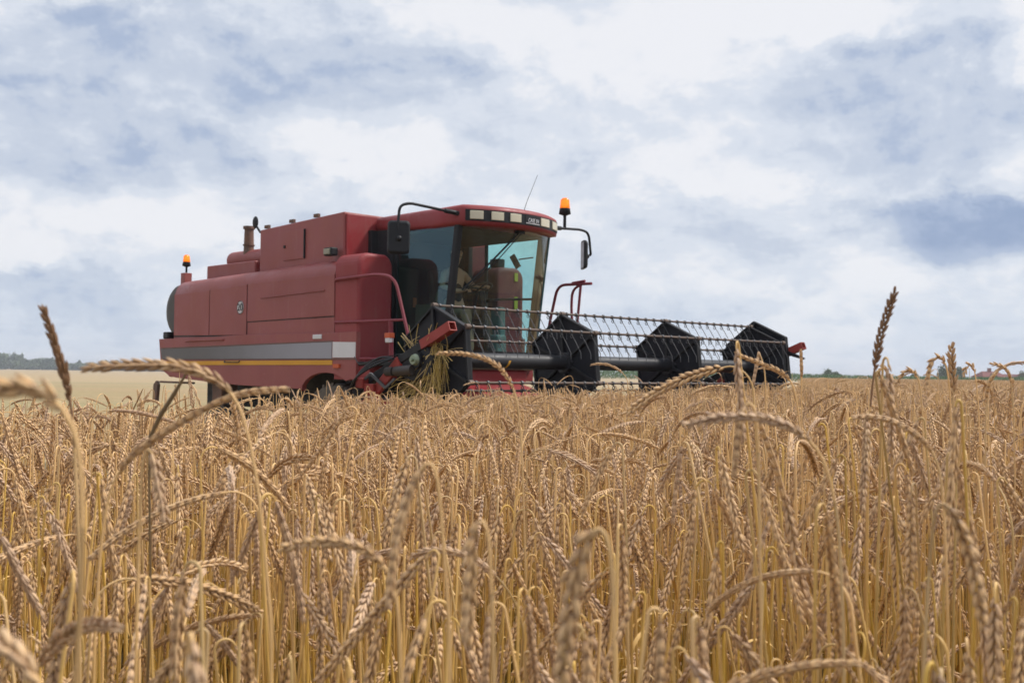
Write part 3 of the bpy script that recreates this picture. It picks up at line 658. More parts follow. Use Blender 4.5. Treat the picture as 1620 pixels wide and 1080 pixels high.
# mirrors and arms
for s in (-1, 1):
    if s < 0: pts = [(1.16, -.88, 3.475), (1.10, -1.12, 3.50), (1.03, -1.66, 3.545), (1.0, -1.80, 3.50), (1.0, -1.83, 3.22), (1.0, -1.80, 3.12)]
    else: pts = [(1.18, .92, 3.47), (1.10, 1.12, 3.49), (1.05, 1.62, 3.525), (1.02, 1.83, 3.50), (1.02, 1.88, 3.18), (1.0, 1.88, 3.16)]
    b = MB(); b.tube(arc_pts(pts, .13), .019); b.tube([pts[0], pts[1]], .032); arm = P(b, 'mirror_arm', 'black')
    c = Vector((.99, s * 1.80 if s < 0 else 1.77, 3.09 if s < 0 else 3.16)); an = R(-36 if s < 0 else 52)
    b = MB(); w2, h2, rr = .145, .215, .05; pts2 = []
    for cx, cz, a_ in ((w2 - rr, h2 - rr, 0), (-w2 + rr, h2 - rr, 90), (-w2 + rr, -h2 + rr, 180), (w2 - rr, -h2 + rr, 270)):
        for k in range(5): q = R(a_ + k * 22.5); pts2.append((cx + rr * math.cos(q), cz + rr * math.sin(q)))
    ring = []
    for d, k in ((-.03, 1.0), (.0, 1.0), (.022, .94), (.032, .86)):
        ring.append([c + Vector((math.cos(an) * d - math.sin(an) * p[0] * k, math.sin(an) * d + math.cos(an) * p[0] * k, p[1] * k)) for p in pts2])
    b.loft(ring); b.ball(tuple(c + Vector((math.cos(an) * .04, math.sin(an) * .04, -.02))), .04, .04, .04, 10, 6)
    mir = P(b, 'mirror', 'black', arm, bevel=.004)
    b = MB(); d = -.032; b.add([c + Vector((math.cos(an) * d - math.sin(an) * p[0] * .9, math.sin(an) * d + math.cos(an) * p[0] * .9, p[1] * .9)) for p in pts2], [tuple(range(len(pts2)))]); P(b, 'mirror_glass', 'silver', arm)
    if s > 0: beacon(1.09, 1.22, 3.69, 1.15, .21, parent=arm)
b = MB(); b.tube([(.9, .52, 3.62), (.9, .62, 3.85), (.9, .83, 4.26)], [.006, .004, .003], 5); P(b, 'antenna', 'black', roof)
# interior
b = MB(); b.box(-.15, .38, -.27, .29, 2.02, 2.16); b.add(*(lambda q: (q, [(0, 1, 2, 3), (7, 6, 5, 4), (0, 4, 5, 1), (1, 5, 6, 2), (2, 6, 7, 3), (3, 7, 4, 0)]))([(-.18, -.27, 2.1), (-.18, .29, 2.1), (-.34, .25, 2.86), (-.34, -.23, 2.86), (-.06, -.27, 2.1), (-.06, .29, 2.1), (-.22, .25, 2.86), (-.22, -.23, 2.86)]))
b.box(-.1, .25, -.2, .2, 1.52, 2.02); P(b, 'driver_seat', 'seat', bevel=.04)
b = MB(); b.box(-.62, -.36, -.78, -.30, 1.52, 2.88); P(b, 'rear_console', 'seat', bevel=.07, seg=4)
b = MB(); b.box(-.355, -.34, -.46, -.40, 2.30, 2.44); P(b, 'indicator_lamp', 'orangelens')
b = MB(); b.tube([(.82, .0, 1.52), (.62, .0, 2.52)], .05, 10)
for k in range(24):
    a, c2 = 2 * math.pi * k / 24, 2 * math.pi * (k + 1) / 24
    f1 = lambda q: Vector((.58 + .19 * math.cos(q) * .85, .19 * math.sin(q), 2.56 + .19 * math.cos(q) * .4))
    b.tube([f1(a), f1(c2)], .014, 6, False)
b.tube([(.58 - .16, 0, 2.48), (.58 + .16, 0, 2.64)], .012, 6); b.tube([(.58, -.18, 2.56), (.58, .18, 2.56)], .012, 6); P(b, 'steering_wheel', 'black')
b = MB(); b.box(.60, .80, .20, .32, 1.52, 2.3); b.box(.66, .9, .05, .25, 1.52, 1.9); P(b, 'console', 'teal', bevel=.03)
b = MB(); b.box(-.1, .35, -.62, -.42, 1.52, 2.32); b.tube([(.2, -.5, 2.3), (.26, -.5, 2.5)], .02); P(b, 'armrest_console', 'interior', bevel=.03)
b = MB(); b.bar((.62, .60, 3.08), (.70, .66, 2.90), .09, .03, (0, 1, 0)); b.tube([(.70, .66, 3.02), (.86, .80, 3.05)], .01, 6); P(b, 'inner_mirror', 'black')
b = MB(); b.tube([(.5, .30, 2.42), (.86, .80, 2.44)], .018, 6); b.tube([(.1, .45, 2.40), (.5, .30, 2.42)], .026, 6); P(b, 'grab_handle', 'black')
# feeder house and under-cab
b = MB(); b.add([(.5, -.62, 1.28), (.5, .62, 1.28), (2.35, .62, .86), (2.35, -.62, .86), (.5, -.62, .55), (.5, .62, .55), (2.35, .62, .1), (2.35, -.62, .1)],
      [(0, 3, 2, 1), (4, 5, 6, 7), (0, 4, 7, 3), (1, 2, 6, 5), (0, 1, 5, 4), (3, 7, 6, 2)]); P(b, 'feeder_house', 'red', bevel=.02)
b = MB(); b.box(-.1, .5, -.6, .6, .55, 1.22); P(b, 'front_axle', 'black')
# wheels
def wheel(x, y, z, Ro, wd, label=None, lugs=20):
    n = 40; prof = [(-wd / 2, Ro * .56), (-wd / 2, Ro * .88), (-wd * .42, Ro * .955), (wd * .42, Ro * .955), (wd / 2, Ro * .88), (wd / 2, Ro * .56)]
    b = MB(); b.loft([[(x + r * math.cos(a), y + o_, z + r * math.sin(a)) for a in [2 * math.pi * k / n for k in range(n)]] for o_, r in prof], False, False)
    for k in range(lugs):
        for sd_, off in ((-1, 0), (1, .5)):
            a = 2 * math.pi * (k + off) / lugs; rg = []
            for (yy, aa) in ((sd_ * wd * .49, a), (sd_ * .01, a + .16)):
                for r in (Ro * (.90 if abs(yy) > .1 else .95), Ro * (.965 if abs(yy) > .1 else 1.0)):
                    for da in (-.035, .035): rg.append((x + r * math.cos(aa + da), y + yy, z + r * math.sin(aa + da)))
            b.add(rg, [(0, 1, 3, 2), (4, 6, 7, 5), (2, 3, 7, 6), (0, 2, 6, 4), (1, 5, 7, 3)])
    wh = P(b, 'wheel', 'tyre')
    b = MB(); b.loft([[(x + r * math.cos(a), y + o_, z + r * math.sin(a)) for a in [2 * math.pi * k / n for k in range(n)]] for o_, r in ((-wd * .42, Ro * .58), (-wd * .3, Ro * .5), (-wd * .1, Ro * .2), (wd * .1, Ro * .2), (wd * .3, Ro * .5), (wd * .42, Ro * .58))], True, True)
    P(b, 'rim', 'silver', wh)
for s in (-1, 1):
    wheel(-.82, s * 1.22, .46, .76, .62); wheel(-4.35, s * 1.12, .25, .55, .40, lugs=16)
b = MB(); b.cyl((-.82, -1.0, .46), (-.82, 1.0, .46), .12); b.cyl((-4.35, -1.0, .25), (-4.35, 1.0, .25), .08); b.box(-4.5, -4.2, -.15, .15, .25, .8); P(b, 'axle', 'black')
# ---- header
b = MB(); b.box(2.35, 2.45, -3.12, 3.12, .05, .98); b.box(2.35, 3.55, -3.12, 3.12, .02, .06); b.box(2.33, 2.50, -3.12, 3.12, .96, 1.06)
hdr = P(b, 'header_trough', 'darksteel', bevel=.01)
for s in (-1, 1):
    b = MB(); b.prism([(2.3, 0), (3.6, .0), (4.4, .12), (4.35, .2), (3.5, .62), (2.7, 1.02), (2.3, 1.05)], 'y', s * 3.18, s * 3.13); P(b, 'divider', 'tubered', bevel=.01)
b = MB(); b.cyl((2.85, -3.1, .38), (2.85, 3.1, .38), .15, 18)
for sgn in (-1, 1):
    N_ = 90; rg = []
    for k in range(N_):
        a = k / N_ * 2 * math.pi * 5; y = sgn * (3.05 - 2.3 * k / N_)
        rg.append([(2.85 + r * math.cos(a * sgn), y + dy, .38 + r * math.sin(a * sgn)) for r, dy in ((.14, -.006), (.14, .006), (.29, .006), (.29, -.006))])
    b.loft(rg, True, False)
P(b, 'auger', 'rust')
b = MB(); b.box(3.5, 3.62, -3.12, 3.12, .02, .06)
for k in range(82): y = -3.08 + k * .076; b.add([(3.6, y - .018, .03), (3.6, y + .018, .03), (3.6, y + .01, .06), (3.6, y - .01, .06), (3.74, y, .04)], [(0, 1, 4), (1, 2, 4), (2, 3, 4), (3, 0, 4)])
P(b, 'cutter_bar', 'rust')
# reel
XH, ZH, RR = 3.2, 1.49, .585
b = MB(); b.cyl((XH, -2.98, ZH), (XH, 2.98, ZH), .087, 28); reel = P(b, 'reel_tube', 'tube')
for y in (-2.05, 2.35):
    b = MB(); av = [R(q) for q in range(-95, 6, 10)]
    b.loft([[(XH + r * math.cos(a), y + dy + .03 * (a + 1), ZH + r * math.sin(a)) for r, dy in ((.086, 0), (.0885, 0), (.0885, .03), (.086, .03))] for a in av]); P(b, 'tube_mark', 'yellow', reel)
ANG = [96 + 60 * k for k in range(6)]
def plate(y, dz=0.0, rs=1.0, end=False):
    c = (XH, ZH + dz); vs = [(c[0] + RR * rs * math.cos(R(a)), c[1] + RR * rs * math.sin(R(a))) for a in ANG]
    b = MB(); b.prism(vs, 'y', y - .008, y + .008)
    pl = P(b, 'reel_plate', 'plate')
    b = MB()
    for i in range(6):
        p, q = vs[i], vs[(i + 1) % 6]; b.bar((p[0], y, p[1]), (q[0], y, q[1]), .10 if end else .055, .022, (0, 1, 0)) if False else b.prism([(p[0], p[1]), (q[0], q[1]), (c[0] + (q[0] - c[0]) * .955, c[1] + (q[1] - c[1]) * .955), (c[0] + (p[0] - c[0]) * .955, c[1] + (p[1] - c[1]) * .955)], 'y', y - .035, y + .035)
    P(b, 'plate_rim', 'black', pl, bevel=.004)
    for a in ANG:
        b = MB(); b.bar((c[0] + .08 * math.cos(R(a)), y - .022, c[1] + .08 * math.sin(R(a))), (c[0] + RR * .95 * math.cos(R(a)), y - .022, c[1] + RR * .95 * math.sin(R(a))), .03, .045, (0, 1, 0)); P(b, 'spoke', 'black', pl, bevel=.003)
    b = MB(); b.tube([(c[0], y - .05, c[1]), (c[0], y + .05, c[1])], .12, 20); b.prism([(c[0] + .14 * math.cos(k * math.pi / 3), c[1] + .14 * math.sin(k * math.pi / 3)) for k in range(6)], 'y', y - .03, y + .03); P(b, 'hub', 'tube', pl, bevel=.004)
    return pl
plate(-3.0); plate(-1.0); plate(1.0); plate(3.0)
plate(3.09, .085, 1.0, True)
tines = []
for bi, a in enumerate(ANG):
    x, z = XH + RR * 1.0 * math.cos(R(a)), ZH + RR * 1.0 * math.sin(R(a))
    b = MB(); b.cyl((x, -3.03, z), (x, 3.0, z), .0135, 10)
    for y in (-3, -1, 1, 3): b.tube([(x, y - .03, z), (x, y + .03, z)], .028, 10)
    bat = P(b, 'reel_bat', 'rust')
    for k in range(36):
        y = -2.93 + k * (5.86 / 35)
        tines.append((bat, x, y, z, a))
def tine_mb(b, x, y, z, lod=False):
    pts = [(x + .01, y, z), (x + .018, y, z - .016)]
    for k in range(9): q = R(90 - 40 * k); pts.append((x + .0 + .024 * math.cos(q), y + .003 * k, z - .045 + .024 * math.sin(q)))
    pts += [(x + .04, y + .03, z - .10), (x + .13, y + .03, z - .24), (x + .135, y + .03, z - .31)]
    b.tube(pts, .0042, 5); b.tube([(x, y - .012, z), (x, y + .012, z)], .024, 8)
vis_order = {96: 0, 36: 1, 156: 2, 336: 3, 216: 4, 276: 5}
tines.sort(key=lambda t: (vis_order[t[4] % 360], t[2]))
rest = MB()
for i, (bat, x, y, z, a) in enumerate(tines):
    if i < 100: b = MB(); tine_mb(b, x, y, z); P(b, 'tine', 'tine', bat)
    else: tine_mb(rest, x, y, z)
o = P(rest, 'rear_tines', 'tine'); o['kind'] = 'stuff'
# reel drive and lift arms at the near end and far end
for s in (-1, 1):
    yo = s * 3.16
    b = MB(); p0, p1 = (Vector((3.16, yo, 1.645)), Vector((3.62, yo, 1.835))) if s < 0 else (Vector((3.60, yo, 1.68)), Vector((3.91, yo, 1.80))); t = (p1 - p0).normalized(); u = t.cross(Vector((0, 1, 0)))
    def ring(p, h, k): return [p + Vector((0, 1, 0)) * k * a + u * h * c for a, c in ((-1, -1), (1, -1), (1, 1), (-1, 1))]
    b.loft([ring(p0, .05, .05), ring(p1, .05, .05)], False); b.loft([ring(p0, .04, .04), ring(p1, .04, .04)], False); b.loft([ring(p1, .05, .05), ring(p1, .04, .04)], False)
    b.add(ring(p0 + t * .1, .04, .04), [(0, 1, 2, 3)]); P(b, 'arm_end_tube', 'tubered')
    b = MB(); b.bar((3.22, yo, 1.665), (2.15, yo, 1.22), .07, .09); b.prism([(3.20, 1.68), (3.34, 1.50), (3.30, 1.34), (3.0, 1.26), (2.75, 1.32), (2.62, 1.46)], 'y', yo - .02, yo + .06)
    arm = P(b, 'reel_arm', 'black', bevel=.01)
    b = MB(); b.tube([(3.10, yo - .06, 1.485), (3.10, yo + .02, 1.485)], .085, 18); P(b, 'bearing', 'black', arm, bevel=.01)
    b = MB(); b.tube([(3.10, yo - .10, 1.485), (3.10, yo - .05, 1.485)], [.05, .068], 16); b.tube([(3.10, yo - .13, 1.485), (3.10, yo - .09, 1.485)], .02, 6); P(b, 'hub_bolt', 'brass', arm, bevel=.004)
    b = MB(); b.cyl((2.76, yo - .05, 1.36), (3.05, yo - .05, 1.38), .055, 14); b.cyl((2.60, yo - .05, 1.355), (2.72, yo - .05, 1.36), .05, 12); P(b, 'hydraulic_motor', 'darksteel', arm, bevel=.005)
    b = MB(); b.bar((2.80, yo - .03, 1.47), (2.12, yo - .03, .92), .05, .12); b.bar((2.45, yo - .02, 1.05), (2.2, yo - .02, .4), .06, .14); P(b, 'lift_arm', 'tubered', bevel=.01)
    b = MB(); b.box(2.25, 2.42, yo - .1, yo, 1.10, 1.22); b.box(2.12, 2.25, yo - .12, yo, 1.17, 1.28); P(b, 'bracket', 'tubered', bevel=.01)
    b = MB(); b.bar((2.35, yo - .08, 1.33), (2.62, yo - .08, 1.18), .02, .03); b.bar((2.62, yo - .08, 1.18), (2.78, yo - .08, 1.28), .02, .025); b.bar((2.35, yo - .08, 1.33), (2.15, yo - .08, 1.22), .02, .03); P(b, 'link_rod', 'tine', arm)
    for j, (off, r) in enumerate(((0, .014), (.05, .012), (.1, .012))):
        b = MB(); b.tube(arc_pts([(2.75, yo - .08, 1.5), (2.55, yo - .1 - off, 1.52 - off), (2.22, yo - .14 - off, 1.36 - off), (2.02, yo - .12, 1.12 - off), (1.98, yo - .1, .82), (2.15, yo - .05, .6)], .14), r, 6); P(b, 'hydraulic_hose', 'black', arm)
    b = MB(); b.tube(arc_pts([(2.9, yo, 1.56), (2.4, yo - .05, 1.50), (2.0, yo + .02, 1.42), (1.8, yo + .1, 1.52)], .1), .006, 5); P(b, 'cable', 'black', arm)
b = MB(); b.prism([(3.55, 1.78), (3.95, 1.62), (3.93, 1.60), (3.55, 1.70)], 'y', 3.10, 3.14); P(b, 'cam_lever', 'black')
# ---- the driver
def skin_body(name, joints, edges, mat, parent=None, sub=2):
    me = bpy.data.meshes.new(name); me.from_pydata([j[0] for j in joints], edges, []); me.materials.append(M[mat])
    o = bpy.data.objects.new(name, me); COL.objects.link(o)
    if parent: o.parent = parent
    sk = o.modifiers.new('skin', 'SKIN'); sk.use_smooth_shade = True
    for i, j in enumerate(joints):
        r = j[1]; r = r if hasattr(r, '__len__') else (r, r); me.skin_vertices[0].data[i].radius = r
        me.skin_vertices[0].data[i].use_root = (i == 0)
    sb = o.modifiers.new('sub', 'SUBSURF'); sb.levels = sub; sb.render_levels = sub
    return o
J = [((.02, .0, 2.22), (.15, .13)), ((.0, .0, 2.42), (.14, .12)), ((.0, .0, 2.62), (.16, .12)), ((.02, .0, 2.80), (.15, .10)), ((.03, .01, 2.90), .055), ((.06, .01, 2.98), .055), ((.08, .01, 3.07), (.075, .085)), ((.08, .01, 3.15), (.07, .08)),
     ((.03, -.19, 2.80), .06), ((.10, -.30, 2.60), .046), ((.34, -.20, 2.52), .036), ((.44, -.17, 2.53), .026),
     ((.03, .19, 2.80), .06), ((.14, .28, 2.62), .046), ((.36, .20, 2.58), .036), ((.47, .17, 2.60), .026),
     ((.12, -.12, 2.20), .09), ((.52, -.20, 2.24), .07), ((.60, -.20, 1.85), .05), ((.62, -.2, 1.60), .045), ((.75, -.2, 1.56), .035),
     ((.12, .12, 2.20), .09), ((.52, .20, 2.24), .07), ((.60, .20, 1.85), .05), ((.62, .2, 1.60), .045), ((.75, .2, 1.56), .035)]
Ed = [(0, 1), (1, 2), (2, 3), (3, 4), (4, 5), (5, 6), (6, 7), (3, 8), (8, 9), (9, 10), (10, 11), (3, 12), (12, 13), (13, 14), (14, 15), (0, 16), (16, 17), (17, 18), (18, 19), (19, 20), (0, 21), (21, 22), (22, 23), (23, 24), (24, 25)]
def person():
    J2 = list(J); E2 = list(Ed)
    for wrist, sgn in ((11, -1), (15, 1)):       # palm, four fingers curled over the wheel rim, thumb
        w0 = Vector(J2[wrist][0]); palm = len(J2); J2.append((tuple(w0 + Vector((.05, -.01 * sgn, .0))), (.03, .02))); E2.append((wrist, palm))
        for k in range(4):
            o_ = Vector((0, (k - 1.5) * .018, 0)); a = len(J2)
            J2.append((tuple(w0 + Vector((.09, 0, .01)) + o_), .009)); J2.append((tuple(w0 + Vector((.125 - .004 * abs(k - 1), 0, -.008)) + o_), .008)); J2.append((tuple(w0 + Vector((.115, 0, -.035)) + o_), .007))
            E2 += [(palm, a), (a, a + 1), (a + 1, a + 2)]
        a = len(J2); J2.append((tuple(w0 + Vector((.05, -.038 * sgn, .004))), .010)); J2.append((tuple(w0 + Vector((.08, -.042 * sgn, -.012))), .008)); E2 += [(palm, a), (a, a + 1)]
    o = skin_body('person', J2, E2, 'skin'); o.location = CB.location; o.rotation_euler = CB.rotation_euler
    tag(o, 'driver in dark sleeveless vest seated at the steering wheel inside the cab', 'person')
    vj = [((.02, .0, 2.24), (.165, .15)), ((.0, .0, 2.42), (.155, .135)), ((.0, .0, 2.62), (.175, .135)), ((.01, .0, 2.76), (.14, .115))]
    skin_body('vest', vj, [(0, 1), (1, 2), (2, 3)], 'cloth', o)
    tj = [(( .02, 0, 2.19), (.15, .13))] + [(p, r) for p, r in (((.14, -.12, 2.20), .105), ((.52, -.20, 2.24), .086), ((.60, -.20, 1.85), .07), ((.62, -.2, 1.64), .065), ((.14, .12, 2.20), .105), ((.52, .20, 2.24), .086), ((.60, .20, 1.85), .07), ((.62, .2, 1.64), .065))]
    skin_body('trousers', tj, [(0, 1), (1, 2), (2, 3), (3, 4), (0, 5), (5, 6), (6, 7), (7, 8)], 'trouser', o)
    b = MB(); b.ball((.055, .01, 3.15), .095, .088, .10, 16, 10); b.ball((.02, .01, 3.10), .08, .08, .10, 12, 8); b.build('hair', M['hair'], o)
    b = MB(); b.tube([(.155, .01, 3.13), (.182, .01, 3.095), (.155, .01, 3.08)], [.008, .016, .008], 8)
    for s in (-1, 1): b.ball((.06, .01 + s * .088, 3.11), .018, .012, .03, 8, 6)
    b.build('nose_and_ears', M['skin'], o)
    b = MB()
    for s in (-1, 1): b.ball((.150, .01 + s * .03, 3.125), .008, .013, .007, 8, 6)
    b.tube([(.152, -.018, 3.048), (.160, .01, 3.045), (.152, .038, 3.048)], .005, 5); b.build('eyes_and_mouth', M['hair'], o)
person()
# ---- straw caught on the near reel end
def straw():
    rg = random.Random(5); root = MB(); ly = -3.12
    def sg(x, z, dx, dz, L, bend, r=.0028):
        p = Vector((x, ly + rg.uniform(-.06, .06), z)); d = Vector((dx, rg.uniform(-.2, .2), dz)).normalized(); pts = [p.copy()]
        for k in range(6): p = p + d * L / 6; d = (d + Vector((bend * rg.uniform(-.3, .6), rg.uniform(-.1, .1), -abs(bend) * .5))).normalized(); pts.append(p.copy())
        root.tube(pts, r * rg.uniform(.6, 1.5), 4)
    for k in range(55): sg(3.36 + rg.gauss(0, .035), 1.66 + rg.uniform(-.3, .03), rg.gauss(-.12, .22), -1, rg.uniform(.12, .52), rg.gauss(0, .2))
    for k in range(40): sg(3.30 + rg.gauss(0, .07), 1.45 + rg.uniform(-.15, .15), rg.gauss(-.5, .5), rg.uniform(-1, -.2), rg.uniform(.2, .5), rg.gauss(0, .2))
    for k in range(26): sg(3.30 + rg.gauss(0, .08), 1.66 + rg.uniform(-.15, .05), rg.gauss(.6, .9), rg.uniform(-.4, .9), rg.uniform(.1, .32), rg.gauss(0, .2))
    for k in range(16): sg(2.92 + rg.gauss(0, .1), 1.60 + rg.uniform(-.05, .06), rg.uniform(-1, 1), rg.uniform(-.1, .9), rg.uniform(.12, .36), rg.gauss(0, .1))
    for k in range(60): sg(3.05 + rg.gauss(0, .16), 1.22 + rg.gauss(0, .05), rg.gauss(-.8, .5), rg.uniform(-.8, .1), rg.uniform(.15, .45), rg.gauss(0, .2))
    mt, t, bb = new_mat('dry_straw'); g = t.node('ShaderNodeNewGeometry')
    t.put(bb.inputs['Base Color'], t.mix(g.outputs['Random Per Island'], (0.46, 0.32, 0.06), (0.60, 0.43, 0.19))); bb.inputs['Roughness'].default_value = .5
    o = root.build('straw_clump', mt); o.location = CB.location; o.rotation_euler = CB.rotation_euler
    tag(o, 'tangled clump of yellow straw hanging from the near end of the black reel', 'straw')
    w_ = MB(); w_.tube([(3.17, -1.0, 2.04), (3.25, -.7, 1.98), (3.5, -.2, 1.9), (3.6, .6, 1.87)], .004, 4)
straw()
# ------------------------------------------------------------------ the ripe spelt
# lobe template (unit length along z): husk of a spikelet
def lobe_template(ns, prof):
    v = [(r * math.cos(2 * math.pi * k / ns), r * math.sin(2 * math.pi * k / ns), t) for t, r in prof for k in range(ns)]
    f = [(j * ns + k, j * ns + (k + 1) % ns, (j + 1) * ns + (k + 1) % ns, (j + 1) * ns + k) for j in range(len(prof) - 1) for k in range(ns)]
    return np.array(v), np.array(f, dtype=np.int64)
LODS = {
    'hi': dict(lobe=lobe_template(6, [(0, .35), (.18, .85), (.45, 1), (.72, .78), (.9, .38), (1.0, .06)]), lobes=3, stem=6, leafn=8, step=1.0),
    'mid': dict(lobe=lobe_template(4, [(0, .4), (.4, 1.05), (.78, .7), (1, .08)]), lobes=2, stem=4, leafn=5, step=1.0),
    'far': dict(lobe=lobe_template(3, [(0, .5), (.45, 1.5), (1, .15)]), lobes=1, stem=3, leafn=4, step=1.35)}
def tube_np(C, rad, ns, wid=None):
    C = np.asarray(C); T = np.gradient(C, axis=0); T /= np.linalg.norm(T, axis=1)[:, None]
    ref = np.array([0.31, 0.95, 0.05]); A = np.cross(T, ref); A /= np.linalg.norm(A, axis=1)[:, None]; B = np.cross(T, A)
    a = np.arange(ns) * 2 * np.pi / ns
    V = C[:, None, :] + (A[:, None, :] * np.cos(a)[None, :, None] + B[:, None, :] * np.sin(a)[None, :, None]) * np.asarray(rad)[:, None, None]
    n = len(C); j = np.arange(n - 1)[:, None]; k = np.arange(ns)[None, :]
    F = np.stack([j * ns + k, j * ns + (k + 1) % ns, (j + 1) * ns + (k + 1) % ns, (j + 1) * ns + k], -1).reshape(-1, 4)
    return V.reshape(-1, 3), F
class Crop:
    def __init__(s): s.V = []; s.F = []; s.A = []; s.n = 0
    def add(s, V, F, A): s.V.append(V); s.F.append(F + s.n); s.A.append(A); s.n += len(V)
    def mesh(s, name): return np_mesh(name, np.concatenate(s.V), np.concatenate(s.F), M['crop'], True, np.concatenate(s.A))
def centreline(rg, h, lean, leanaz, turn, bendaz, pl, el, curl, nst=7, npd=7, near=26):
    """points of stem then ear; h = length of straight stem, pl = bending neck, el = ear length, turn = angle of neck, curl = extra over the ear (radians)"""
    n1, n2, n3 = nst, npd, near
    seg = [(h / n1, 'a')] * n1 + [(pl / n2, 'b')] * n2 + [(el / n3, 'c')] * n3
    p = np.zeros(3); P = [p.copy()]; al = lean; wob = rg.normal(0, .012, 3)
    hx = np.array([math.cos(leanaz), math.sin(leanaz), 0]); bx = np.array([math.cos(bendaz), math.sin(bendaz), 0])
    tb = 0.0
    for i, (ds, kd) in enumerate(seg):
        if kd == 'b': tb += turn / n2
        elif kd == 'c': tb += curl / n3
        else: tb += rg.normal(0, .006)
        base = np.array([0, 0, 1.0]) * math.cos(lean) + hx * math.sin(lean)
        d = base * math.cos(tb) + bx * math.sin(tb)
        d /= np.linalg.norm(d); p = p + d * ds; P.append(p.copy())
    P = np.array(P); return P, n1 + n2
def ear_np(C, lod, rg, rnd, wmul=1.0, roll=None):
    L = LODS[lod]; C = np.asarray(C); T = np.gradient(C, axis=0); T /= np.linalg.norm(T, axis=1)[:, None]
    D = np.concatenate([[0], np.cumsum(np.linalg.norm(np.diff(C, axis=0), axis=1))]); el = D[-1]
    n = max(8, int(el / (.0050 * L['step'] * (.35 + .65 * wmul)))); s = np.linspace(.0, .965, n) * el
    c = np.stack([np.interp(s, D, C[:, k]) for k in range(3)], 1); t = np.stack([np.interp(s, D, T[:, k]) for k in range(3)], 1); t /= np.linalg.norm(t, axis=1)[:, None]
    ref = np.array([.2, .3, .93]) if abs(t[n // 2, 2]) < .8 else np.array([.9, .3, .1])
    A = np.cross(t, ref); A /= np.linalg.norm(A, axis=1)[:, None]; B = np.cross(t, A)
    ro = rg.uniform(0, 6.28) if roll is None else roll
    S = A * math.cos(ro) + B * math.sin(ro); N = np.cross(t, S)
    sg = np.where(np.arange(n) % 2 == 0, 1., -1.)[:, None]
    size = np.interp(s / el, [0, .08, .3, .8, 1], [.72, .95, 1.05, .95, .72])[:, None] * rg.normal(1, .05, (n, 1)) * wmul
    tv, tf = L['lobe']; out = []
    sets = {3: [(-1, .0, 1.0, 1.0), (1, .0, 1.0, 1.0), (0, .10, .95, .85)], 2: [(-1, 0, 1.03, 1.12), (1, 0, 1.03, 1.12)], 1: [(0, 0, 1.2, 1.15)]}[L['lobes']]
    for (ns_, extra, ln, wd) in sets:
        a = .25 + extra + rg.normal(0, .085, (n, 1))
        d = t * np.cos(a) + S * sg * np.sin(a) + N * (ns_ * .12); d /= np.linalg.norm(d, axis=1)[:, None]
        u = np.cross(d, N * 1.0); u /= np.linalg.norm(u, axis=1)[:, None]; w_ = np.cross(d, u)
        b0 = c + S * sg * (.0009 + .0008 * (ns_ == 0)) * size + N * ns_ * .0012 * size
        len_ = .0140 * ln * size; rw = .00195 * wd * size; rn = .00165 * wd * size
        V = b0[:, None, :] + tv[None, :, 0, None] * (u * rw)[:, None, :] + tv[None, :, 1, None] * (w_ * rn)[:, None, :] + tv[None, :, 2, None] * (d * len_)[:, None, :]
        F = tf[None] + (np.arange(n) * len(tv))[:, None, None]
        at = np.stack([np.full((n, len(tv)), rnd), np.ones((n, len(tv))), np.broadcast_to(tv[:, 2], (n, len(tv)))], -1)
        out.append((V.reshape(-1, 3), F.reshape(-1, 4), at.reshape(-1, 3)))
    return out
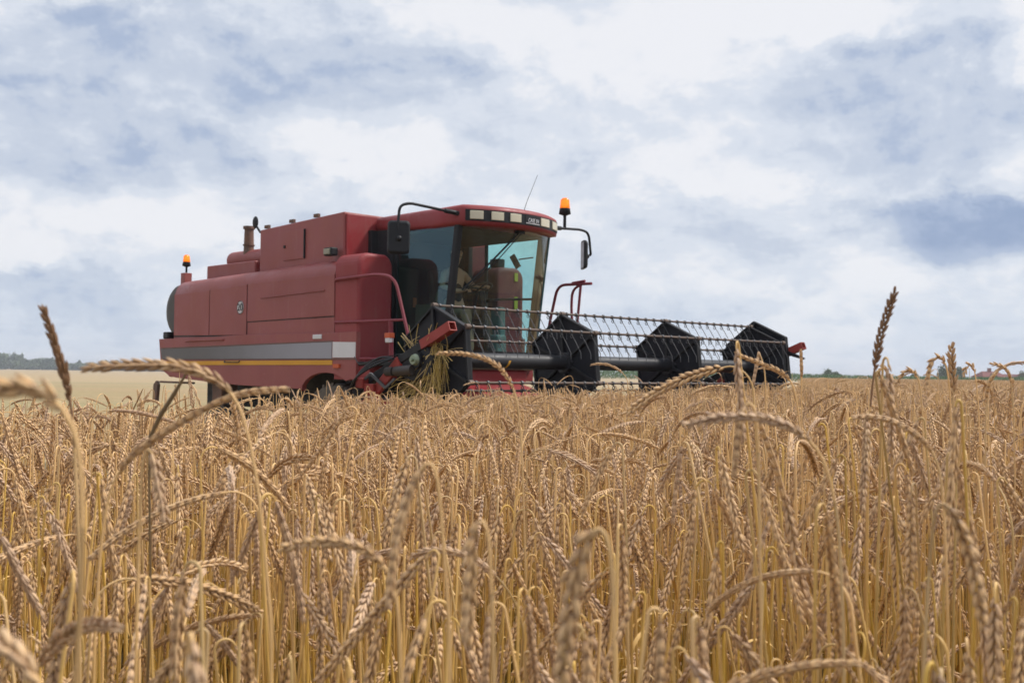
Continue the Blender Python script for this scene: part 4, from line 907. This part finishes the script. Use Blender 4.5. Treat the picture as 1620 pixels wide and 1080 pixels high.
def stalk(cr, rg, lod, x0=0., y0=0., rnd=None, zlow=0.0, parts=None, htot=1.5, **kw):
    """one whole plant: stem (with knots), ear, now and then a dry leaf"""
    rnd = rg.random() if rnd is None else rnd
    P, k = centreline(rg, **kw); P = P + np.array([x0, y0, 0]); L = LODS[lod]
    rad = np.interp(np.arange(k + 1), [0, 6, k], [.0021, .0016, .0010]) * rg.uniform(.85, 1.2)
    st = P[:k + 2]; rad = np.append(rad, rad[-1] * .8)
    if lod == 'hi':   # knots
        D = st; hts = [.30, .58, .86]; pts = []; rr = []
        for i in range(len(st) - 1):
            pts.append(st[i]); rr.append(rad[i])
            for hk in hts:
                z0, z1 = st[i][2], st[i + 1][2]
                if z0 < hk * .95 * kw['h'] <= z1:
                    f = (hk * .95 * kw['h'] - z0) / (z1 - z0); q = st[i] * (1 - f) + st[i + 1] * f; dd = (st[i + 1] - st[i]) / np.linalg.norm(st[i + 1] - st[i])
                    for o_, m_ in ((-.006, 1.05), (0, 1.5), (.006, 1.05)): pts.append(q + dd * o_); rr.append(rad[i] * m_)
        pts.append(st[-1]); rr.append(rad[-1]); st = np.array(pts); rad = np.array(rr)
    V, F = tube_np(st, rad, L['stem'])
    tgt = cr if parts is None else parts['stem']
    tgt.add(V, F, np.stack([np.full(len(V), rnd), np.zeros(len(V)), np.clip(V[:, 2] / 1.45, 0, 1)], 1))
    tgt = cr if parts is None else parts['ear']
    for (V, F, A) in ear_np(P[k:], lod, rg, rnd, float(rg.uniform(.80, 1.14))): tgt.add(V, F, A)
    nl = int(rg.random() < .75) + int(rg.random() < .35) if parts is None else 1
    if lod == 'far' and rg.random() < .5: nl = 0
    if parts is not None and 'leaf' not in parts: nl = 0
    for _ in range(nl):
        hz = rg.uniform(.30, .93); i0 = hz * kw['h']; b = np.array([np.interp(i0, P[:7, 2], P[:7, q]) for q in range(3)])
        az = rg.uniform(0, 6.28); o_ = np.array([math.cos(az), math.sin(az), 0]); n = L['leafn']; ln = rg.uniform(.05, .20); th = rg.uniform(.15, .6); p = b.copy(); C = [p.copy()]; dth = rg.uniform(.8, 3.0) / n
        for j in range(n): d = np.array([0, 0, 1.]) * math.cos(th) + o_ * math.sin(th); p = p + d * ln / n; C.append(p.copy()); th += dth
        C = np.array(C); sd = np.array([-o_[1], o_[0], 0]); tw = rg.uniform(-1.5, 1.5); wdt = np.interp(np.linspace(0, 1, n + 1), [0, .2, .7, 1], [.6, 1, .7, .05]) * rg.uniform(.0015, .0038)
        an = np.linspace(0, tw, n + 1)[:, None]; sv = sd * np.cos(an) + np.cross(np.gradient(C, axis=0) / np.linalg.norm(np.gradient(C, axis=0), axis=1)[:, None], sd) * np.sin(an)
        V = np.stack([C - sv * wdt[:, None], C + sv * wdt[:, None]], 1).reshape(-1, 3); jj = np.arange(n)
        F = np.stack([jj * 2, jj * 2 + 1, jj * 2 + 3, jj * 2 + 2], 1)
        tgt = cr if parts is None else parts['leaf']
        tgt.add(V, F, np.stack([np.full(len(V), rnd), np.zeros(len(V)), np.full(len(V), .85)], 1))
def habit(rg):
    """how the ear is carried: mostly nodding to the hanging position, some arched, a few upright"""
    u = rg.random()
    if u < .035: turn, curl, pl = rg.uniform(0, .25), rg.uniform(0, .3), .10; kd = 'upright'
    elif u < .14: turn, curl, pl = rg.uniform(.5, 1.2), rg.uniform(.6, 1.3), rg.uniform(.03, .09); kd = 'arched'
    elif u < .32: turn, curl, pl = rg.uniform(1.5, 2.2), rg.uniform(.3, .8), rg.uniform(.03, .07); kd = 'nodding'
    else: turn, curl, pl = rg.uniform(2.45, 3.05), rg.uniform(-.15, .30), rg.uniform(.012, .045); kd = 'hanging'
    el = float(np.clip(rg.normal(.118, .02), .07, .155))
    lean = abs(rg.normal(0, .095)); az = rg.uniform(0, 6.28)
    # height of the topmost point
    top = float(np.clip(rg.normal(1.437, .048), 1.26, 1.56))
    if rg.random() < .55: top -= rg.uniform(.04, .42)
    elif rg.random() < .07: top += rg.uniform(.04, .12)
    rise = pl * (math.sin(turn) / turn if turn > .05 else 1) + (el * math.cos(turn + curl / 2) if turn + curl / 2 < 1.57 else 0)
    h = (top - max(rise, 0.3 * pl)) / math.cos(lean)
    return kd, dict(h=h, lean=lean, leanaz=az, turn=turn, bendaz=rg.uniform(0, 6.28), pl=pl, el=el, curl=curl)
# ---- patches of crop for the mass behind the front stalks
lib = bpy.data.collections.new('crop_patches')          # source meshes, not in the scene
def make_patch(name, lod, size, dens, seed):
    rg = np.random.default_rng(seed); cr = Crop(); n = int(size * size * dens)
    for i in range(n):
        kd, kw = habit(rg)
        stalk(cr, rg, lod, rg.uniform(-size / 2, size / 2), rg.uniform(-size / 2, size / 2), **kw)
    o = bpy.data.objects.new(name, cr.mesh(name)); lib.objects.link(o); return o
NP = {'hi': 6, 'mid': 5, 'far': 4}; SZ = {'hi': .5, 'mid': 1.0, 'far': 2.4}; DN = {'hi': 380, 'mid': 370, 'far': 290}
order = []
for li, lod in enumerate(('hi', 'mid', 'far')):
    for k in range(NP[lod]): make_patch('p%d_%02d' % (li, k), lod, SZ[lod], DN[lod], 100 * li + k); order.append((lod, k))
def edgeZ(x):
    if x < -0.6: return float(np.interp(x, [-14, -6, -2.35, -1.75, -1.15, -.85, -.6], [2.6, 3.6, 4.7, 6.0, 8.2, 10.2, 11.2]))
    if x < 4.1: return 10.95 + (x + .6) * .975
    return 15.6 + (x - 4.1) / .262
NEARZ = 1.80
prg = np.random.default_rng(11)
pts, rot, scl, idx = [], [], [], []
def put(lod, x, y):
    base = {'hi': 0, 'mid': NP['hi'], 'far': NP['hi'] + NP['mid']}[lod]
    pts.append((x, y, 0)); rot.append((0, 0, prg.integers(0, 4) * math.pi / 2 + prg.uniform(-.12, .12)))
    s = prg.uniform(.975, 1.025) * (1 + .035 * float(np.interp(x / max(y, .5), [.22, .34], [0, 1])) * float(np.interp(y, [8, 14], [1, 0])) - .022 * float(np.interp(x / max(y, .5), [-.25, -.15, -.02, .12], [.0, 1, 1, 0])) * float(np.interp(y, [2.5, 5], [0, 1]))); scl.append((1.03, 1.03, s * (1 + .012 * math.sin(x * 1.7) * math.cos(y * 1.3)))); idx.append(base + prg.integers(0, NP[lod]))
s = SZ['hi']
def in_individual(x, y): return abs(x) < .5 * y + .12 and y < NEARZ + .05
hi_max, mid_max = 3.45, 9.45
for j in range(0, 200):
    y = .55 + s * j
    if y > hi_max: break
    for i in range(-8, 9):
        x = i * s + prg.uniform(-.04, .04)
        if y - s / 2 < NEARZ - .02 and abs(x) - s / 2 < .5 * (y + s / 2) + .05: continue
        if y - s / 2 < NEARZ - .02 and y < .9 and abs(x) < 1.0: continue
        if y + s / 2 > edgeZ(x) + .1: continue
        put('hi', x, max(y, 0))
y0m = 3.30
for j in range(0, 40):
    y = y0m + .5 + j * 1.0
    if y > mid_max: break
    for i in range(-9, 10):
        x = i * 1.0
        if y + .5 <= edgeZ(x) + .25: put('mid', x + prg.uniform(-.05, .05), y)
        else:   # ragged edge filled with small patches
            for dx in (-.25, .25):
                for dy in (-.25, .25):
                    if y + dy + .2 <= edgeZ(x + dx): put('hi', x + dx, y + dy)
y0f = y0m + 7.0 - .5
yf = y0f - .0
y = yf + 1.2 - .3
while y < 236:
    hw = y * .62 + 3
    x = -math.ceil(min(hw, 4) / 2.4) * 2.4
    while x < hw:
        if y + 1.2 <= edgeZ(x + (.9 if x > 4 else 0)) and y + 1.2 <= edgeZ(x - .9): put('far', x + prg.uniform(-.15, .15), y + prg.uniform(-.15, .15))
        elif y < 22:
            for dx in (-.8, 0, .8):
                for dy in (-.8, 0, .8):
                    if y + dy + .5 <= edgeZ(x + dx - .3) and y + dy + .5 <= edgeZ(x + dx + .3): put('mid', x + dx, y + dy)
        x += 2.4 if y < 90 else 2.4
    y += 2.35 if y < 60 else (3.2 if y < 120 else 4.4)
me = bpy.data.meshes.new('wheat_field'); me.from_pydata(pts, [], [])
a = me.attributes.new('rot', 'FLOAT_VECTOR', 'POINT'); a.data.foreach_set('vector', np.array(rot, dtype=np.float32).ravel())
a = me.attributes.new('scl', 'FLOAT_VECTOR', 'POINT'); a.data.foreach_set('vector', np.array(scl, dtype=np.float32).ravel())
a = me.attributes.new('idx', 'INT', 'POINT'); a.data.foreach_set('value', np.array(idx, dtype=np.int32))
wf = bpy.data.objects.new('wheat_field', me); COL.objects.link(wf)
tag(wf, 'dense ripe golden wheat standing across the whole field up to the harvester', 'wheat crop', kind='stuff')
g = bpy.data.node_groups.new('crop_scatter', 'GeometryNodeTree')
g.interface.new_socket('Geometry', in_out='INPUT', socket_type='NodeSocketGeometry'); g.interface.new_socket('Geometry', in_out='OUTPUT', socket_type='NodeSocketGeometry')
gi = g.nodes.new('NodeGroupInput'); go = g.nodes.new('NodeGroupOutput'); ip = g.nodes.new('GeometryNodeInstanceOnPoints'); ci = g.nodes.new('GeometryNodeCollectionInfo')
ci.inputs[0].default_value = lib; ci.inputs[1].default_value = True; ci.inputs[2].default_value = True
ip.inputs['Pick Instance'].default_value = True
def na(name, dt):
    n = g.nodes.new('GeometryNodeInputNamedAttribute'); n.data_type = dt; n.inputs[0].default_value = name; return n.outputs[0]
g.links.new(gi.outputs[0], ip.inputs['Points']); g.links.new(ci.outputs[0], ip.inputs['Instance'])
g.links.new(na('idx', 'INT'), ip.inputs['Instance Index']); g.links.new(na('rot', 'FLOAT_VECTOR'), ip.inputs['Rotation']); g.links.new(na('scl', 'FLOAT_VECTOR'), ip.inputs['Scale'])
g.links.new(ip.outputs[0], go.inputs[0])
md = wf.modifiers.new('scatter', 'NODES'); md.node_group = g
print('patches placed', len(pts))
# ---- the front stalks, each one a thing of its own
VAR = {}
def variant(kind, seed, dark=False):
    rg = np.random.default_rng(seed)
    while True:
        kd, kw = habit(rg)
        if kd == kind: break
    parts = {'stem': Crop(), 'ear': Crop()}
    if seed % 3 == 0: parts['leaf'] = Crop()
    kw['lean'] *= .8; kw['el'] *= 1.14
    stalk(None, rg, 'hi', rnd=rg.random(), parts=parts, **kw)
    P, k = centreline(np.random.default_rng(0), **kw); top = P[k:].mean(0)
    return {n: c.mesh(n) for n, c in parts.items()}, top, P[:, 2].max()
for kd, n in (('upright', 3), ('arched', 6), ('nodding', 9), ('hanging', 14)): VAR[kd] = [variant(kd, 500 + hash_ * 7 + len(kd)) for hash_ in range(n)]
front = []        # (object, ear point in photo px, habit, y)
def link_stalk(meshes, loc, rz, tilt, scale):
    o = bpy.data.objects.new('wheat_stalk', meshes['stem']); COL.objects.link(o)
    o.location = loc; o.rotation_euler = (tilt[0], tilt[1], rz); o.scale = scale
    for n in ('ear', 'leaf'):
        if n in meshes: c = bpy.data.objects.new(n, meshes[n]); COL.objects.link(c); c.parent = o
    return o
frg = np.random.default_rng(21)
def near_stalks(total):
    k = 0
    while k < total:
        y = math.sqrt(frg.uniform(.60 ** 2, NEARZ ** 2)); x = frg.uniform(-.5, .5) * y * 1.06 + frg.uniform(-.03, .03)
        keep = np.interp(y, [.60, .8, 1.0, 1.25, 1.8], [.05, .2, .6, 1.0, 1.0])
        if frg.random() > keep: continue
        kd = frg.choice(['upright', 'arched', 'nodding', 'hanging'], p=[.015, .035, .11, .84])
        if y < 1.0 and kd == 'upright': kd = 'hanging'
        ms, top, mz = VAR[kd][frg.integers(0, len(VAR[kd]))]
        rz = frg.uniform(0, 6.28)
        # nearest the camera the tops stay below the sight line (as in the photo)
        zt_ = np.clip(frg.normal(1.44, .06), 1.2, 1.55) + (abs(frg.normal(0, .10)) if x / y > .24 and y > 1.3 else 0)
        if y < 1.3 or (y < 1.5 and x / y < .24): zt_ = min(zt_, 1.65 - .13 * y - .02 + frg.normal(0, .01)) - abs(frg.normal(0, .07))
        sz = zt_ / mz; sc = (1.0, 1.0, sz)
        tl = (frg.normal(0, .045), frg.normal(0, .055))
        o = link_stalk(ms, (x, y, 0), rz, tl, sc); bpy.context.view_layer.update() if False else None
        mt = Matrix.Translation((x, y, 0)) @ Matrix.Rotation(rz, 4, 'Z') @ Matrix.Rotation(tl[1], 4, 'Y') @ Matrix.Rotation(tl[0], 4, 'X') @ Matrix.Diagonal((*sc, 1))
        e = mt @ Vector(top); front.append((o, w2px(e), kd, y)); k += 1
near_stalks(286)
# ---- stalks one can single out in the photograph, bent and placed to match
def hero(px_pts, Z, label, rnd=.5, base=None, wm=1.0, roll=None, ear_from=0, dZ=0.0, rad=1.0, stem_px=None):
    """px_pts: ear from neck to tip as seen; stem_px: neck downwards; real size at distance Z"""
    ear = [px2w(p[0], p[1], Z + dZ * i / len(px_pts)) for i, p in enumerate(px_pts)]
    st = [px2w(p[0], p[1], Z) for p in stem_px]
    last = st[-1]
    if last.z > .02: st.append(Vector((last.x + (base or 0), last.y, last.z * .5))); st.append(Vector((last.x + (base or 0) * 1.5, last.y + .02, 0.0)))
    st = list(reversed(st)); root = Vector((st[0].x, st[0].y, 0))
    def sm(P_, n):
        P_ = np.array([list(p) for p in P_]); D = np.concatenate([[0], np.cumsum(np.linalg.norm(np.diff(P_, axis=0), axis=1))]); s_ = np.linspace(0, D[-1], n)
        Q = np.stack([np.interp(s_, D, P_[:, k]) for k in range(3)], 1)
        for _ in range(3): Q[1:-1] = Q[1:-1] * .5 + (Q[:-2] + Q[2:]) * .25
        return Q
    full = sm(st + ear, 160); D = np.linalg.norm(full - np.array(list(ear[0])), axis=1); k = int(D.argmin())
    r0 = np.array([root.x, root.y, 0]); full = full - r0
    cs, ce = Crop(), Crop(); rg = np.random.default_rng(int(px_pts[0][0]))
    V, F = tube_np(full[:k + 3], np.interp(np.arange(k + 3), [0, k], [.0024, .0013]) * rad, 8)
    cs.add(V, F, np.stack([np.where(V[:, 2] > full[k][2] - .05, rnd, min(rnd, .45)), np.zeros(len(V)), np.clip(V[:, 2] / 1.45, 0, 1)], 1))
    for (V, F, A) in ear_np(full[k:], 'hi', rg, rnd, wm, roll): ce.add(V, F, A)
    o = bpy.data.objects.new('wheat_stalk', cs.mesh('stem')); COL.objects.link(o); o.location = root
    c = bpy.data.objects.new('ear', ce.mesh('ear')); COL.objects.link(c); c.parent = o
    tag(o, label, 'wheat stalk', 'single wheat stalks at the front of the field'); return o
HL = [
 dict(px_pts=[(113, 640), (104, 600), (92, 560), (80, 522), (68, 489)], stem_px=[(113, 640), (116, 680), (120, 760), (124, 860), (126, 1000), (127, 1078)], Z=1.12, rnd=2.3, wm=1.0, label='dark brown upright ear standing against the sky at the left edge'),
 dict(px_pts=[(1383, 585), (1387, 560), (1395, 520), (1407, 484), (1417, 461)], stem_px=[(1383, 585), (1377, 640), (1372, 720), (1370, 850), (1369, 1000)], Z=1.50, rnd=2.3, wm=1.0, label='dark brown upright ear standing alone against the sky on the right'),
 dict(px_pts=[(112, 648), (96, 634), (74, 613), (50, 605), (22, 606), (-12, 618)], stem_px=[(112, 648), (121, 672), (128, 720), (131, 840), (128, 960), (118, 1078)], Z=.56, rnd=.97, wm=1.05, label='very near blurred ear arching off the left edge in front of the dark upright ear'),
 dict(px_pts=[(370, 620), (352, 605), (330, 592), (296, 580), (250, 576), (190, 577), (138, 581)], stem_px=[(370, 620), (380, 640), (393, 690), (404, 740), (418, 860), (430, 1000)], Z=.97, rnd=.35, label='long ear lying level across the rear corner of the harvester skirt'),
 dict(px_pts=[(180, 752), (215, 712), (262, 683), (300, 660), (350, 632), (400, 618), (455, 616)], stem_px=[(180, 752), (168, 800), (158, 880), (150, 1000)], Z=1.05, rnd=.40, wm=.92, label='long ear rising rightwards from the left and levelling off under the front wheel'),
 dict(px_pts=[(812, 612), (800, 590), (782, 572), (752, 562), (722, 558), (692, 559)], stem_px=[(812, 612), (820, 640), (826, 720), (830, 850), (834, 1000)], Z=1.62, rnd=.30, wm=.72, label='thin ear arching to the left in front of the black reel tube'),
 dict(px_pts=[(612, 892), (590, 874), (560, 860), (520, 854), (480, 858), (446, 866)], stem_px=[(612, 892), (622, 912), (630, 960), (636, 1078)], Z=.86, rnd=.2, wm=.82, label='level ear crossing the lower middle of the crop below the front wheel'),
 dict(px_pts=[(1290, 700), (1262, 680), (1225, 664), (1180, 657), (1130, 660), (1085, 672)], stem_px=[(1290, 700), (1310, 740), (1326, 820), (1335, 1000)], Z=1.0, rnd=.62, wm=.8, label='long greyish ear arched level below the outermost reel plate'),
 dict(px_pts=[(1480, 716), (1455, 690), (1420, 668), (1385, 657), (1352, 660)], stem_px=[(1480, 716), (1490, 760), (1496, 860), (1500, 1000)], Z=1.25, rnd=.8, wm=.9, label='pale arched ear beneath the dark upright ear on the right'),
 dict(px_pts=[(1498, 576), (1490, 560), (1479, 559), (1473, 572), (1468, 590), (1466, 610)], stem_px=[(1498, 576), (1503, 620), (1506, 700), (1508, 860)], Z=1.9, rnd=.7, wm=.95, label='ear arching up over the horizon and hanging left of the tall pointed ear'),
 dict(px_pts=[(1543, 590), (1539, 574), (1533, 572), (1528, 578), (1525, 592)], stem_px=[(1543, 590), (1548, 640), (1552, 760)], Z=2.6, rnd=.3, wm=.95, label='small ear hooked over against the sky right of the tall pointed ear'),
 dict(px_pts=[(1600, 604), (1598, 590), (1590, 580), (1580, 575), (1570, 576)], stem_px=[(1600, 604), (1604, 660), (1606, 800)], Z=2.3, rnd=.55, wm=.9, label='slim ear arched in front of the red farm roofs'),
 dict(px_pts=[(1455, 600), (1448, 586), (1438, 580), (1426, 590), (1418, 606)], stem_px=[(1455, 600), (1460, 660), (1463, 800)], Z=2.0, rnd=.5, wm=.9, label='ear arched leftwards just above the horizon beside the dark upright ear'),
 dict(px_pts=[(1408, 608), (1404, 585), (1398, 574), (1392, 582), (1386, 604)], stem_px=[(1408, 608), (1412, 660), (1414, 800)], Z=2.2, rnd=.8, wm=.9, label='short hooked ear at the foot of the dark upright ear on the right'),
 dict(px_pts=[(1560, 640), (1562, 615), (1568, 596), (1576, 590)], stem_px=[(1560, 640), (1559, 700), (1558, 860)], Z=2.1, rnd=.2, wm=.9, label='upright brownish ear below the gap between the farm roofs'),
 dict(px_pts=[(1252, 596), (1222, 582), (1195, 572), (1165, 560)], stem_px=[(1252, 596), (1262, 640), (1268, 700), (1270, 800)], Z=1.75, rnd=.45, wm=.8, label='ear leaning left in front of the outermost black reel plate'),
 dict(px_pts=[(1196, 552), (1202, 548), (1201, 560), (1196, 580), (1192, 604)], stem_px=[(1196, 553), (1208, 570), (1211, 600), (1213, 700)], Z=2.1, rnd=.9, wm=.9, label='pale ear hanging straight down in front of the outermost reel plate'),
 dict(px_pts=[(1268, 596), (1268, 580), (1267, 556)], stem_px=[(1268, 596), (1268, 640), (1270, 760)], Z=2.6, rnd=.5, wm=1.0, label='short upright ear just right of the reel end above the maize strip'),
 dict(px_pts=[(1508, 620), (1507, 590), (1505, 568), (1505, 549)], stem_px=[(1508, 620), (1508, 680), (1508, 800)], Z=2.0, rnd=.35, wm=1.25, label='tall pointed upright ear in front of the dark round tree'),
 dict(px_pts=[(938, 822), (925, 850), (912, 900), (902, 960), (893, 1030), (888, 1078)], stem_px=[(938, 822), (948, 812), (960, 822), (968, 880), (974, 1078)], Z=.66, rnd=.93, wm=1.05, label='large blurred mauve ear hanging at the bottom right of centre'),
 dict(px_pts=[(753, 812), (748, 840), (744, 890), (741, 950), (738, 1010)], stem_px=[(753, 812), (762, 800), (770, 812), (776, 880), (782, 1078)], Z=.74, rnd=.88, wm=.95, label='blurred greyish ear hanging at the bottom centre, left of the mauve one'),
 dict(px_pts=[(672, 725), (650, 770), (632, 830), (622, 890), (616, 950)], stem_px=[(672, 725), (682, 712), (690, 730), (697, 800), (712, 1000)], Z=.82, rnd=.3, wm=.9, label='long tan ear hanging to the left below the near reel end'),
 dict(px_pts=[(1180, 630), (1172, 655), (1166, 700), (1162, 745)], stem_px=[(1180, 630), (1187, 622), (1196, 640), (1200, 720), (1204, 1000)], Z=1.05, rnd=.95, wm=.9, label='grey hanging ear crossing the long arched ear below the outer reel'),
 dict(px_pts=[(58, 1062), (40, 1040), (20, 1025), (-6, 1014)], stem_px=[(58, 1062), (70, 1078), (78, 1100)], Z=.52, rnd=.6, wm=.9, label='large blurred ear cut by the bottom left corner of the photo'),
 dict(px_pts=[(1495, 786), (1520, 830), (1540, 890), (1552, 960), (1556, 985)], stem_px=[(1495, 786), (1486, 778), (1478, 800), (1470, 900), (1460, 1078)], Z=.88, rnd=.5, wm=1.0, label='long ear hanging rightwards at the lower right, below the farm roofs'),
 dict(px_pts=[(240, 700), (246, 740), (256, 790), (262, 820)], stem_px=[(240, 700), (232, 694), (226, 720), (222, 800), (216, 1000)], Z=1.0, rnd=.9, wm=.95, label='grey hanging ear under the long rising ear at the left'),
]
for h in HL: hero(**h)
def twig():
    pts_ = [px2w(296, 588, 1.3), px2w(276, 622, 1.3), px2w(255, 655, 1.3), px2w(238, 690, 1.3), px2w(236, 760, 1.3), px2w(238, 900, 1.3)]
    pts_.append(Vector((pts_[-1].x, pts_[-1].y, 0))); root = pts_[-1]
    b = MB(); b.tube([p - root for p in pts_], [.0012, .0026, .0029, .0024, .0017, .0015, .0015], 8)
    o = b.build('weed_stalk', M['weed']); o.location = root; tag(o, 'dark brown leafless weed stalk slanting in front of the harvester rear wheel', 'weed')
mt_, t_, b_ = new_mat('dark_weed'); b_.inputs['Base Color'].default_value = (.15, .095, .04, 1); b_.inputs['Roughness'].default_value = .6; M['weed'] = mt_
twig()
# labels: habit + place below a landmark + rank from the left among its like
BAND = [(0, 'left of the harvester'), (215, 'below the engine housing'), (395, 'below the grain tank'), (560, 'below the near reel end'), (700, 'below the cab'), (860, 'below the second reel plate'), (1010, 'below the third reel plate'), (1150, 'below the outer reel end'), (1290, 'below the maize strip'), (1460, 'below the red farm roofs')]
ORD = ['leftmost', 'second from left', 'third from left', 'fourth from left', 'fifth from left', 'sixth from left', 'seventh from left', 'eighth from left', 'ninth from left', 'tenth from left', 'eleventh from left', 'twelfth from left', 'thirteenth from left', 'fourteenth from left']
cells = {}
for (o, p, kd, y) in front:
    b_i = max(i for i, (x, _) in enumerate(BAND) if p[0] >= x or i == 0)
    dist = 'blurred close' if y < 1.15 else ('large' if y < 1.6 else 'smaller')
    cells.setdefault((b_i, kd, dist), []).append((p[0], o))
for (b_i, kd, dist), L_ in cells.items():
    L_.sort(key=lambda t: t[0])
    for r, (_, o) in enumerate(L_):
        lab = ('%s %s ear %s' % (dist, kd, BAND[b_i][1])) if len(L_) == 1 else '%s %s ear %s, %s of its kind' % (dist, kd, BAND[b_i][1], ORD[r] if r < 10 or len(L_) < 12 else ORD[len(L_) - 1 - r].replace('left', 'right'))
        tag(o, lab, 'wheat stalk', 'single wheat stalks at the front of the field')
# ------------------------------------------------------------------ thin haze in the air
def haze():
    mt = bpy.data.materials.new('haze_air'); mt.use_nodes = True; nt = mt.node_tree; nt.nodes.clear()
    o_ = nt.nodes.new('ShaderNodeOutputMaterial'); v = nt.nodes.new('ShaderNodeVolumePrincipled')
    v.inputs['Color'].default_value = (0.88, 0.92, 1.0, 1); v.inputs['Density'].default_value = 0.0004; v.inputs['Anisotropy'].default_value = 0.2
    nt.links.new(v.outputs[0], o_.inputs['Volume'])
    b = MB(); b.box(-6100, 6100, -450, 9100, -1.0, 22.0); o = b.build('haze', mt); tag(o, kind='stuff'); o['label'] = 'thin pale haze over the distant field'
haze()
